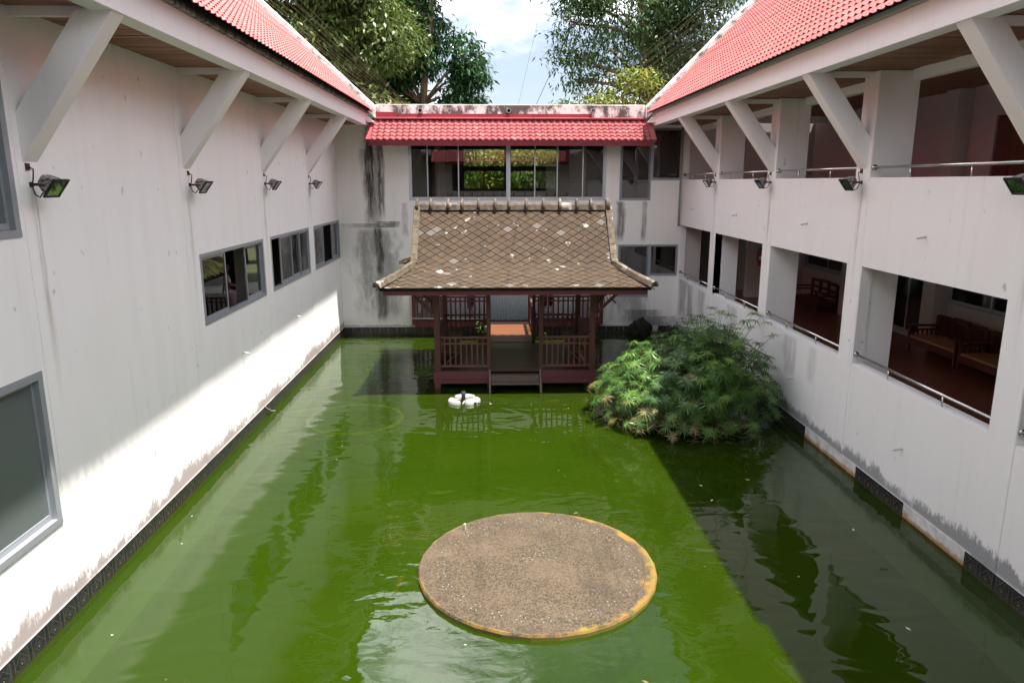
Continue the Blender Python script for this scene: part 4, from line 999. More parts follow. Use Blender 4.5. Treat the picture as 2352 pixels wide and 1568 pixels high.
for (a0, a1, r0, r1) in ((R(28),R(138),0.19,0.39),(R(-98),R(16),0.17,0.40),(R(160),R(245),0.20,0.42)):
    arcfloat(a0, a1, r0, r1, 0.085).build('float', M['white'], FL, smooth=True, world=False)
MB().lathe([(0.045,-0.05),(0.055,0.05),(0.048,0.12),(0.06,0.24),(0.058,0.24)], 14, (-0.03,0.0,0)).build('nozzle', M['black'], FL, smooth=True, world=False)
mb = MB()
for a in (20, 145, 255): mb.tube([(0,0,0.02),(0.30*math.cos(R(a)),0.30*math.sin(R(a)),0.02)], 0.012, 6)
mb.build('spokes', M['offwhite'], FL, world=False)
MB().box(0.19,0.25,-0.36,-0.30,0.0,0.06).build('clip', M['black'], FL, world=False)
MB().tube([(0.25,-0.30,0.02),(0.36,-0.22,0.012),(0.52,-0.25,0.008),(0.66,-0.12,-0.02)], 0.008, 6).build('power_cable', M['cable'], FL, smooth=True, world=False)

# ================================================================== FLOODLIGHTS
def floodlight():
    t = thing('floodlight', 'x', 'floodlight', (0,0,0), 0, 'weathered floodlights fixed to the walls')
    n_ = Vector((0.80,0,-0.60)).normalized(); up = Vector((0.60,0,0.80)); c_ = Vector((0.30,0,-0.045)); sd = Vector((0,1,0))
    def rect(c, hw, hh): return [c + sd*a*hw + up*b*hh for a, b in ((-1,-1),(1,-1),(1,1),(-1,1))]
    mb = MB(); R0, R1, R2, R3 = rect(c_-n_*0.20,0.05,0.045), rect(c_-n_*0.17,0.085,0.075), rect(c_-n_*0.05,0.125,0.10), rect(c_,0.155,0.125)
    mb.add(R0+R1+R2+R3, [(0,1,2,3)] + [(i*4+j,i*4+(j+1)%4,(i+1)*4+(j+1)%4,(i+1)*4+j) for i in range(3) for j in range(4)] )
    mb.build('housing', M['lamp'], t, world=False, bevel=0.012)
    mb = MB(); o_, i_ = rect(c_+n_*0.012,0.160,0.130), rect(c_+n_*0.012,0.132,0.104); o2, i2 = rect(c_-n_*0.012,0.160,0.130), rect(c_-n_*0.006,0.132,0.104)
    mb.add(o_+i_+o2+i2, [(j,(j+1)%4,4+(j+1)%4,4+j) for j in range(4)] + [(8+j,8+(j+1)%4,(j+1)%4,j) for j in range(4)] + [(4+j,4+(j+1)%4,12+(j+1)%4,12+j) for j in range(4)])
    mb.build('lens_frame', M['black'], t, world=False)
    mb = MB(); mb.add(rect(c_+n_*0.004,0.131,0.103)+rect(c_-n_*0.002,0.131,0.103), [(0,1,2,3),(7,6,5,4)]); mb.build('lens', M['lampglass'], t, world=False)
    mb = MB(); mb.box(0,0.012,-0.035,0.035,-0.03,0.03); mb.beam((0,0.0,0),(0.16,0.0,0.0),0.02,0.035); mb.beam((0.13,-0.095,0.0),(0.13,0.095,0),0.03,0.006); 
    for s_ in (-1,1): mb.beam((0.13,s_*0.097,0),(0.24,s_*0.12,-0.01),0.006,0.03)
    mb.build('bracket', M['rust'], t, world=False)
    mb = MB(); mb.box(0,0.02,-0.07,0.0,0.17,0.25); mb.build('junction_box', M['rust'], t, world=False)
    mb = MB(); mb.tube([(0.02,-0.035,0.21),(0.07,-0.03,0.18),(0.05,-0.02,0.08),(0.03,-0.025,-0.02),(0.06,-0.04,-0.12),(0.12,-0.05,-0.15),(0.17,-0.04,-0.08)], 0.009, 6); mb.build('cable', M['cable'], t, smooth=True, world=False)
    return t
f0 = floodlight()
locs = [(XL+0.008,8.46,5.17,0,'floodlight nearest on the left wall, beside the cropped upper window'),(XL+0.008,12.84,5.15,0,'second floodlight along the left wall, under the second strut'),
        (XL+0.008,17.06,5.16,0,'third floodlight along the left wall, between first and second small windows'),(XL+0.008,21.2,5.15,0,'farthest floodlight on the left wall, near the back corner'),
        (XR-0.012,21.3,5.19,math.pi,'farthest floodlight on the right gallery parapet'),(XR-0.012,17.07,5.19,math.pi,'second farthest floodlight on the right gallery parapet'),
        (XR-0.012,12.85,5.19,math.pi,'large floodlight under the strut on the right parapet'),(XR-0.012,8.62,5.19,math.pi,'floodlight cut by the right edge of the picture')]
for i, (a, b, c_, rz, lab) in enumerate(locs):
    o = f0 if i == 0 else copy_tree(f0); o.location = (a,b,c_); o.rotation_euler = (0,0,rz); o.scale = (0.92,)*3; o['label'] = lab

# ================================================================== WALL PIPES AND CONDUITS
stub = MB(); stub.tube([(-0.03,0,0),(0.14,0,-0.03)], 0.016, 8); ST = stub.mesh('weep_pipe', M['offwhite'], smooth=True)
sp = [(XR,10.78,4.40,1,'short pvc weep pipe high on the right wall above the nearest opening'),(XR,14.94,4.37,1,'short pvc weep pipe above the opening with the slatted bench'),
      (XR,19.32,4.36,1,'short pvc weep pipe above the opening with the fire extinguisher'),(XR,23.5,4.36,1,'short pvc weep pipe above the farthest right opening'),
      (XR,10.73,1.07,1,'short pvc weep pipe low under the nearest right opening'),(XR,15.0,1.07,1,'short white weep pipe low on the right wall beside the sedge clump'),(XR,23.8,1.06,1,'short weep pipe low in the far right corner'),
      (XL,14.77,1.77,0,'nearer thin pipe stub casting a long shadow on the sunlit left wall'),(XL,19.0,1.76,0,'farther thin pipe stub casting a shadow on the sunlit left wall')]
for (a, b, c_, fl, lab) in sp:
    o = put('weep_pipe', ST, None, (a,b,c_), Matrix.Rotation(math.pi if fl else 0, 3, 'Z')); tag(o, lab, 'pipe', 'weep pipes in the walls')
for k_, (xx, lab) in enumerate(((-2.27,'leftmost of three parapet drain spouts above the red eave'),(0.61,'middle of three parapet drain spouts above the red eave'),(3.37,'rightmost of three parapet drain spouts above the red eave'))):
    mb = MB(); n = 14; v = []
    for (r_, yy) in ((0.075,24.86),(0.075,24.70),(0.055,24.70),(0.055,24.86)):
        for j in range(n): v.append((xx+r_*math.cos(2*math.pi*j/n), yy, 7.46+r_*math.sin(2*math.pi*j/n)))
    mb.add(v, [(k*n+j,k*n+(j+1)%n,(k+1)*n+(j+1)%n,(k+1)*n+j) for k in range(3) for j in range(n)] + [tuple(range(3*n,4*n))])
    o = mb.build('drain_spout', M['white'], smooth=False); tag(o, lab, 'pipe', 'drain spouts on the back parapet')
tag(MB().tube([(6.42,24.98,3.72),(6.42,24.98,7.0)], 0.035, 10).build('drain_pipe', M['white'], smooth=True), 'thin white drain pipe down the far right corner', 'pipe')
tag(MB().tube([(-2.80,24.90,1.5),(-2.80,24.90,0.68),(-2.78,24.90,0.60),(-2.70,24.90,0.57),(-0.25,24.90,0.54)], 0.02, 8).build('conduit', M['offwhite'], smooth=True), 'pale conduit bent along the foot of the red balustrade', 'conduit')
tag(MB().tube([(XL+0.015,15.85,0.27),(XL+0.03,15.92,0.20),(XL+0.05,16.02,0.14),(XL+0.06,16.2,0.04),(XL+0.12,16.28,0.02)], 0.012, 6).build('rope', M['white'], smooth=True), 'short white rope hanging over the tiles at the left water edge', 'rope')

# ================================================================== CORDS OVER THE COURT
for k_ in range(26):
    xx = 3.05 + 2.25*k_/25 + random.uniform(-0.03,0.03)
    o = MB().tube([(xx,24.88,7.69+random.uniform(0,0.03)),(xx+random.uniform(-0.03,0.03),12,7.70),(xx,-0.3,7.70)], 0.0028, 5).build('bird_cord', M['wire']); tag(o, 'thin tan cord in the band stretched above the right roof edge', 'cord', 'cords along the right roof')
for k_ in range(14):
    xx = -3.72 + 1.05*k_/13 + random.uniform(-0.03,0.03)
    o = MB().tube([(xx,24.88,7.69+random.uniform(0,0.03)),(xx+random.uniform(-0.03,0.03),12,7.70),(xx,-0.3,7.70)], 0.0028, 5).build('bird_cord', M['wire']); tag(o, 'thin tan cord in the band stretched above the left roof edge', 'cord', 'cords along the left roof')
tag(MB().tube([(1.52,24.9,7.68),(1.97,14.0,8.98),(2.4,4,10.2)], 0.008, 5).build('cable', M['cable']), 'black cable rising from the parapet across the sky', 'cable')
tag(MB().tube([(0.93,24.9,7.68),(1.10,18,8.75),(1.45,4,10.9)], 0.003, 5).build('cable', M['cable']), 'hair-thin grey wire rising across the open sky', 'cable')

# ================================================================== UMBRELLA SEDGE
SG = thing('umbrella_sedge', 'big clump of green umbrella sedge growing in the pond against the right wall', 'plant', (4.5, 15.8, 0))
def umbel(seed, nb, ln, droop):
    r_ = random.Random(seed); v = []; f = []
    for i in range(nb):
        a = 2*math.pi*i/nb + r_.uniform(-0.15,0.15); L = ln*r_.uniform(0.75,1.1); el0 = r_.uniform(0.05,0.55); w = 0.0105
        d = Vector((math.cos(a), math.sin(a), 0)); sd = Vector((-d.y, d.x, 0)); b = len(v)
        pts = []
        for t in (0.0, 0.45, 1.0): pts.append(d*L*t*math.cos(el0*0.6) + Vector((0,0, L*(math.sin(el0)*t - droop*t*t))))
        v += [pts[0]-sd*w*0.5, pts[0]+sd*w*0.5, pts[1]-sd*w, pts[1]+sd*w, pts[2]]
        f += [(b,b+1,b+3,b+2),(b+2,b+3,b+4)]
    return MB().add(v, f)
UV = [umbel(s_, 17, 0.225, dr) for s_, dr in ((1,0.25),(2,0.45),(3,0.6),(4,0.35),(5,0.8))]
UMB = [u.mesh('leaf_umbel', M['sedge'], fix=False) for u in UV]; UMD = [u.mesh('leaf_umbel', M['sedge_dry'], fix=False) for u in UV[:3]]
def sedge_pts():
    pts = []
    for k_ in range(1350):
        a = random.uniform(0, 2*math.pi); rr = math.sqrt(random.random())
        bx_, by_ = 4.55 + 0.75*rr*math.cos(a), 15.85 + 0.95*rr*math.sin(a)
        # lean outwards, dome surface; lower shells hang to the water
        th = random.uniform(0, 2*math.pi); el = math.asin(min(0.999, random.uniform(0.02, 1)**0.72)); sh = random.choice((1.0,1.0,0.93,0.8,0.62))
        d = Vector((math.cos(th)*math.cos(el)*1.95*sh, math.sin(th)*math.cos(el)*1.85*sh, math.sin(el)*1.68*sh))
        if d.x > 0: d.z *= 1.22
        else: d.x *= 1.10
        if d.y < 0 and d.x < 0.4: d.z *= 0.92
        p = Vector((4.45, 15.75, 0.10)) + d + Vector((random.gauss(0,0.12), random.gauss(0,0.12), random.gauss(0,0.09)))
        p.z = max(0.10, p.z); p.x = min(p.x, 6.42)
        pts.append((p, Vector((bx_, by_, 0)), d.normalized()))
    for k_ in range(30):      # tall stems against the wall
        p = Vector((random.uniform(4.6,6.35), random.uniform(14.3,17.3), random.uniform(1.75,2.42))); pts.append((p, Vector((5.0, 15.9, 0)), Vector((random.uniform(-0.3,0.3), random.uniform(-0.3,0.3), 1)).normalized()))
    return pts
spts = sedge_pts(); spts.sort(key=lambda t: (t[0]-cam.location).length - 0.6*t[0].z - 0.15*(4.5-t[0].x))
stems = MB(); filler = MB(); fillerd = MB()
for k_, (p, b, d) in enumerate(spts):
    nrm = (d*0.75 + Vector((0,0,0.7))).normalized(); q = nrm.to_track_quat('Z','Y') @ Quaternion((0,0,1), random.uniform(0,6.28)); s_ = random.uniform(0.75,1.2)
    dry = (p.z < 0.75 and p.x < 4.4 and random.random() < 0.25) or random.random() < 0.015
    if k_ % 4 == 0 and k_ < 1200: put('leaf_umbel', random.choice(UMD if dry else UMB), SG, p, q, s_*(0.65 if dry else 1.0))
    else:
        src = random.choice(UV); (fillerd if dry else filler).add([p + q @ (Vector(c)*s_) for c in src.v], src.f)
    m_ = b.lerp(p, 0.55) + Vector((0,0,0.22*(p-b).length*0.5))
    if k_ % 2 == 0: stems.tube([b, m_, p], [0.008,0.006,0.004], 4, cap=False)
tag(face_random(filler.build('leaf_umbels', M['sedge_a'], SG, fix=False), 34), kind='stuff'); tag(fillerd.build('dry_leaf_umbels', M['sedge_dry'], SG, fix=False), kind='stuff')
tag(stems.build('stems', M['stem'], SG, fix=False), kind='stuff')
low = MB()
for k_ in range(420):        # fallen straw stems at the water edge
    a = random.uniform(2.3, 5.3); rr = random.uniform(1.2,2.1); p = Vector((4.4+rr*math.cos(a), 15.7+rr*0.95*math.sin(a), random.uniform(0.03,0.45)))
    low.tube([p, p + Vector((random.uniform(-0.35,0.35), random.uniform(-0.3,0.3), random.uniform(-0.12,0.15)))], [0.006,0.003], 3, cap=False)
tag(low.build('straw_stems', M['sedge_dry'], SG, fix=False), kind='stuff')

# small plants by the footbridge, mossy spout rock
def pond_plant(loc, lab, n=46, sp=0.26, hgt=0.55):
    t = thing('pond_plant', lab, 'plant', loc, 0, 'small leafy plants by the footbridge'); mb = MB(); st_ = MB()
    for i in range(n):
        p = Vector((random.gauss(0,sp*0.6), random.gauss(0,sp*0.6), random.uniform(0.1,hgt))); a = random.uniform(0,6.28); d = Vector((math.cos(a),math.sin(a),random.uniform(-0.5,0.4)))*0.09; sd = Vector((-d.y,d.x,0))*0.45
        mb.add([p, p+d*0.5+sd, p+d, p+d*0.5-sd], [(0,1,2,3)])
        if i % 4 == 0: st_.tube([(p.x*0.3,p.y*0.3,-0.05), tuple(p)], [0.006,0.003], 4, cap=False)
    mb.build('leaves', M['greenleaf'], t, fix=False, world=False); st_.build('stems', M['stem'], t, fix=False, world=False)
pond_plant((1.62,22.6,0.0), 'bright green leafy plant to the right of the footbridge'); pond_plant((-0.32,23.6,0.2), 'small bright green plant to the left of the footbridge', 24, 0.16, 0.5)
bm = bmesh.new(); bmesh.ops.create_icosphere(bm, subdivisions=4, radius=1)
for v_ in bm.verts:
    n_ = 0.82 + 0.22*math.sin(5*v_.co.x+2*v_.co.z)*math.cos(4*v_.co.y) + 0.1*math.sin(13*v_.co.x+7*v_.co.y)
    v_.co = Vector((5.25,24.80,0.22)) + Vector((v_.co.x*0.42, v_.co.y*0.32, v_.co.z*0.36))*n_
me = bpy.data.meshes.new('mossy_rock'); bm.to_mesh(me); bm.free(); me.materials.append(M['moss'])
tag(link('mossy_rock', me), 'dark mossy lump of rock against the far wall under the stained window', 'rock')

# specks and small leaves floating on the pond
fs = MB()
for k_ in range(70):
    x_, y_ = random.uniform(-4.9,6.2), random.uniform(6.5,24.5); a = random.uniform(0,6.28); L = random.choice((0.012,0.015,0.02,0.045)); d = Vector((math.cos(a),math.sin(a),0)); sd = Vector((-d.y,d.x,0))*0.4; p = Vector((x_,y_,0.004))
    if (x_-0.6)**2+(y_-9.1)**2 < 3.2: continue
    fs.add([p-d*L, p+sd*L, p+d*L, p-sd*L], [(0,1,2,3)], random.choice((0,0,1)))
tag(fs.build('floating_specks', [M['offwhite'], M['sedge_dry']], fix=False), 'tiny pale specks and leaf bits floating on the green water', 'debris', kind='stuff')
# koi carp
def koi(loc, rz, lab, s_=1.0):
    mb = MB(); mb.tube([(-0.22,0,0),(-0.15,0.01,0),(-0.02,0,0),(0.10,-0.01,0),(0.17,-0.01,0)], [0.008,0.03,0.052,0.042,0.012], 10)
    o = mb.build('koi_carp', M['koi'], smooth=True); o.location = loc; o.rotation_euler = (0,0,rz); o.scale = (s_,s_,s_*0.9); tag(o, lab, 'fish', 'koi in the pond')
    tl = MB(); tl.add([(-0.20,0,0),(-0.32,0.05,0.03),(-0.28,0,0),(-0.32,-0.05,-0.03)], [(0,1,2),(0,2,3)]); tl.build('tail_fin', M['koi'], o, world=False)
koi((-1.25,8.95,-0.06), R(85), 'orange koi just under the water left of the round platform'); koi((1.55,17.1,-0.055), R(5), 'orange koi just under the water in front of the pavilion steps', 0.8); koi((2.95,24.0,-0.05), R(20), 'red koi in the dark water beyond the pavilion', 0.8)

# ================================================================== TREES
def leaf_mesh(name, P, D, Nn, ln, wd, mat):
    """P points, D leaf directions, Nn normals -> one mesh of pointed leaves"""
    n = len(P); sd = np.cross(D, Nn); sd /= np.linalg.norm(sd, axis=1, keepdims=True) + 1e-9
    ln = ln*rng.uniform(0.7,1.25,(n,1)); wd = wd*rng.uniform(0.7,1.2,(n,1))
    V = np.empty((n,4,3)); V[:,0] = P; V[:,1] = P + D*ln*0.45 + sd*wd*0.5; V[:,2] = P + D*ln - Nn*ln*0.12; V[:,3] = P + D*ln*0.45 - sd*wd*0.5
    me = bpy.data.meshes.new(name); me.vertices.add(4*n); me.vertices.foreach_set('co', V.reshape(-1)); me.loops.add(4*n); me.loops.foreach_set('vertex_index', np.arange(4*n, dtype=np.int32))
    me.polygons.add(n); me.polygons.foreach_set('loop_start', np.arange(0,4*n,4, dtype=np.int32)); me.polygons.foreach_set('loop_total', np.full(n,4,dtype=np.int32)); me.materials.append(mat); me.update(calc_edges=True); return me
def unit(a): return a/(np.linalg.norm(a,axis=1,keepdims=True)+1e-9)
def tree(name, label, base, blobs, mat, twigs, per=13, ln=0.26, wd=0.09, droop=0.5, spread=0.30, trunk_r=0.22, trunk=None, group='trees behind the back wing', extra=None, shell=0.30):
    t = thing(name, label, 'tree', base, 0, group); B = np.array([b[:3] for b in blobs], float); Rr = np.array([b[3:6] for b in blobs], float)
    w = Rr.prod(1)**0.67; w /= w.sum(); k = rng.choice(len(B), twigs, p=w)
    u = unit(rng.normal(size=(twigs,3))); r_ = rng.uniform(shell,1,(twigs,1))**0.42
    # uneven outline: clumps pulled in and out
    r_ *= 1 + 0.13*np.sin(u[:,:1]*6 + k[:,None]*1.7)*np.cos(u[:,2:]*5 + k[:,None])
    C = B[k] + u*r_*Rr[k]
    out = unit(u + np.array([0,0,0.15]) + rng.normal(scale=0.35,size=u.shape))
    P = np.repeat(C,per,0); O = np.repeat(out,per,0); j = rng.normal(scale=spread,size=P.shape); j[:,2] *= 0.55; P = P + j
    D = unit(O*0.7 + rng.normal(scale=0.6,size=P.shape) + np.array([0,0,-droop])); Nn = unit(np.array([0,0,1.0]) + rng.normal(scale=0.45,size=P.shape) + O*0.35)
    link('crown', leaf_mesh('crown', P, D, Nn, ln, wd, mat), t)
    mb = MB(); bx_, by_, bz = base; top = B.mean(0); tr = trunk or [(bx_,by_,bz),(bx_+0.15,by_,bz+3),(bx_-0.1,by_+0.1,bz+6),(top[0],top[1],top[2])]
    mb.tube(tr, [trunk_r*(1-0.65*i/(len(tr)-1)) for i in range(len(tr))], 9); mb.build('trunk', M['bark'], t, smooth=True)
    lm = MB()
    for b in B:
        i = min(range(len(tr)), key=lambda q: abs(tr[q][2]-(b[2]-1.6))); s_ = Vector(tr[i]); e = Vector(b); m_ = s_.lerp(e,0.5) + Vector((random.uniform(-.2,.2),random.uniform(-.2,.2),0.25))
        lm.tube([s_,m_,e], [trunk_r*0.38,trunk_r*0.24,trunk_r*0.08], 6)
        for q in range(4):
            f_ = e + Vector((random.uniform(-1,1)*b[0]*0,0,0)); dv = Vector(unit(rng.normal(size=(1,3)))[0]); lm.tube([m_.lerp(e,0.5+0.12*q), e + Vector((dv.x,dv.y,abs(dv.z)*0.6))*1.1], [trunk_r*0.11,trunk_r*0.03], 4)
    lm.build('limbs', M['bark'], t, smooth=True)
    if extra: extra(t)
    return t
def blobs_in(n, xr, yr, zr, rr, seed, test=None):
    r_ = random.Random(seed); out = []
    while len(out) < n:
        p = (r_.uniform(*xr), r_.uniform(*yr), r_.uniform(*zr)); s_ = r_.uniform(*rr)
        if test and not test(*p, s_): continue
        out.append((*p, s_*1.15, s_*1.1, s_*0.8))
    return out
tree('olive_green_tree', 'broad olive-green tree above the left roof verge', (-8.2,34.5,0.2), blobs_in(30,(-12,-4.2),(33,36.5),(7.2,16),(1.1,1.8),3,lambda x,y,z,s_: x+s_ < (-3.3 if z > 10 else -2.3)), M['leaf_olive'], 3300, 14, ln=0.30, wd=0.115, droop=0.55, spread=0.30, trunk_r=0.35)
tree('dark_green_tree', 'tall dark glossy green tree left of the gap of sky', (-3.4,40,0.2), blobs_in(20,(-6.5,-1.2),(38.5,41.5),(7.5,18),(1.0,1.6),5,lambda x,y,z,s_: x+s_*1.1 < (-0.75 if z > 13.6 else -1.5 if z > 12.6 else -2.2)) + [(-1.35,39.5,11.6,0.95,0.9,0.9),(-1.1,39.5,10.6,0.9,0.9,0.7),(-1.5,39.5,9.4,1.0,0.9,0.7),(-1.8,39.6,8.6,1.1,0.9,0.7)], M['leaf_dark'], 3600, 14, ln=0.36, wd=0.12, droop=0.8, spread=0.30, trunk_r=0.28, trunk=[(-3.4,40,0.2),(-3.35,39.2,6),(-3.4,38.6,9),(-3.2,38.4,11),(-2.9,38.6,13),(-3.0,39,16)])
tree('feathery_green_tree', 'wide grey-green tree with bare limbs above the right roof verge', (8.0,36.5,0.2), blobs_in(28,(4.0,12.5),(35,38.5),(8.2,17),(0.95,1.6),9,lambda x,y,z,s_: x-s_*1.1 > (2.75 if z > 11.4 else 3.1 if z > 10.0 else 4.6)) + [(3.75,35.8,12.3,1.0,0.9,0.8),(3.9,35.8,10.9,1.0,0.9,0.7),(3.9,35.8,9.9,0.8,0.8,0.45)], M['leaf_mid'], 3100, 13, ln=0.27, wd=0.085, droop=0.5, spread=0.34, trunk_r=0.34, trunk=[(8.0,36.5,0.2),(7.9,36.2,6),(7.7,35.9,9),(7.2,35.7,11.5),(6.9,35.7,13.5),(6.6,36,16)])
tree('yellow_tipped_tree', 'sparser tree with yellow-green tips low behind the right cords', (7.0,34.0,0.2), [(6.4,33.6,9.6,0.9,0.7,0.35),(5.2,33.8,8.6,1.0,0.7,0.4),(7.8,33.9,8.4,1.2,0.8,0.6),(4.2,34,8.2,0.7,0.6,0.35)], M['leaf_yellow'], 170, 10, ln=0.24, wd=0.08, trunk_r=0.12)
tree('low_round_tree', 'small dark tree top just clearing the back parapet beside the sky', (4.9,46,0.2), [(4.6,46,9.3,0.9,0.8,0.6),(5.8,46,9.0,1.3,0.9,0.8),(7.2,46,9.2,1.3,0.9,0.8)], M['leaf_mid'], 330, 12, trunk_r=0.16)
GB = 'garden trees seen through the glazed gallery'
tree('garden_tree', 'bright green bush seen through the left panes of the gallery', (-2.2,47.5,0.2), blobs_in(10,(-3.4,-0.6),(46.5,48.5),(2.0,7.4),(0.9,1.4),21), M['leaf_bright'], 900, 12, ln=0.34, wd=0.13, trunk_r=0.12, group=GB)
tree('garden_tree', 'yellow-green bush seen through the middle panes of the gallery', (1.0,48.5,0.2), blobs_in(11,(-0.5,2.6),(47.5,50),(2.0,7.0),(0.9,1.4),22), M['leaf_yellow'], 900, 12, ln=0.34, wd=0.13, trunk_r=0.12, group=GB)
tree('garden_tree', 'fresh green bush seen through the right panes of the gallery', (3.6,47.0,0.2), blobs_in(10,(2.2,5.0),(46.5,48.5),(2.0,7.4),(0.9,1.4),23), M['leaf_bright'], 900, 12, ln=0.34, wd=0.13, trunk_r=0.12, group=GB)
tree('garden_tree', 'tall bright tree filling the far background behind the gallery windows', (0.5,58,0.2), blobs_in(24,(-8,10),(57,61),(3.0,9.0),(1.5,2.2),24), M['leaf_bright'], 1700, 12, ln=0.42, wd=0.16, trunk_r=0.2, group=GB)

# ================================================================== GALLERY FURNITURE
def sofa(name, label, x0, y0, y1, z, cushions, group):
    """wooden settee with its back to the right-hand gallery wall"""
    t = thing(name, label, 'sofa' if cushions else 'bench', ((x0+x0+0.72)/2, (y0+y1)/2, z), 0, group); x1 = x0+0.72
    for yy in (y0+0.03, y1-0.03):
        MB().box(x0, x0+0.06, yy-0.03, yy+0.03, z, z+0.62).build('leg', M['sofa'], t); MB().box(x1-0.06, x1, yy-0.03, yy+0.03, z, z+0.86).build('leg', M['sofa'], t)
        a = MB(); a.box(x0-0.02, x1-0.05, yy-0.04, yy+0.04, z+0.60, z+0.645); a.box(x0+0.05, x1-0.05, yy-0.02, yy+0.02, z+0.50, z+0.54)
        if cushions:
            for i in range(5): a.box(x0+0.10+0.11*i, x0+0.14+0.11*i, yy-0.012, yy+0.012, z+0.34, z+0.50)
        a.build('armrest', M['sofa'], t)
    MB().box(x0+0.003, x1-0.03, y0+0.06, y1-0.06, z+0.20, z+0.34).build('seat_frame', M['sofa'], t)
    bk_ = MB(); n = 3
    for i in range(n):
        a, b = y0+0.06+(y1-y0-0.12)*i/n+0.01, y0+0.06+(y1-y0-0.12)*(i+1)/n-0.01
        bk_.box(x1-0.05, x1-0.01, a, b, z+0.80+0.03*(i==1), z+0.88+0.03*(i==1)); bk_.box(x1-0.055, x1-0.015, a, b, z+0.42, z+0.48); bk_.box(x1-0.053, x1-0.012, a, a+0.06, z+0.44, z+0.82); bk_.box(x1-0.053, x1-0.012, b-0.06, b, z+0.44, z+0.82)
        if cushions:
            for q in range(6): yy = a+0.08+(b-a-0.16)*(q+0.5)/6; bk_.box(x1-0.045, x1-0.02, yy-0.016, yy+0.016, z+0.48, z+0.80)
        else: bk_.box(x1-0.045, x1-0.02, a+0.06, b-0.06, z+0.60, z+0.67)
    bk_.build('backrest', M['sofa'], t)
    if cushions:
        for i in range(n):
            a, b = y0+0.065+(y1-y0-0.13)*i/n, y0+0.065+(y1-y0-0.13)*(i+1)/n-0.008; MB().box(x0+0.01, x1-0.08, a, b, z+0.342, z+0.405).build('cushion', M['cushion'], t, bevel=0.02)
    return t
sofa('wooden_sofa', 'dark wooden settee with orange-brown cushions, whole, in the nearest opening', 9.95, 14.92, 16.75, 1.25, True, 'cushioned settees')
sofa('wooden_sofa', 'dark wooden settee with orange-brown cushions, cut off by the pillar', 9.95, 12.95, 14.84, 1.25, True, 'cushioned settees')
sofa('slatted_bench', 'reddish slatted wooden bench without cushions in the second nearest opening', 9.92, 21.75, 23.6, 1.25, False, 'benches')
EX = thing('fire_extinguisher', 'red fire extinguisher hanging on the far gallery wall', 'extinguisher', (9.35, 24.95, 2.35))
MB().lathe([(0.06,0),(0.075,0.03),(0.075,0.42),(0.05,0.49),(0.025,0.53)], 16).build('cylinder', M['red'], EX, smooth=True, world=False)
MB().lathe([(0.077,0.22),(0.077,0.34)], 16).build('label_band', M['label'], EX, world=False)
mb = MB(); mb.box(-0.02,0.02,-0.02,0.02,0.53,0.60); mb.box(-0.10,0.04,-0.012,0.012,0.60,0.625); mb.build('valve', M['black'], EX, world=False)
MB().tube([(-0.03,0,0.58),(-0.12,0,0.55),(-0.13,0,0.30),(-0.10,0,0.12)], 0.014, 8).build('hose', M['black'], EX, smooth=True, world=False)

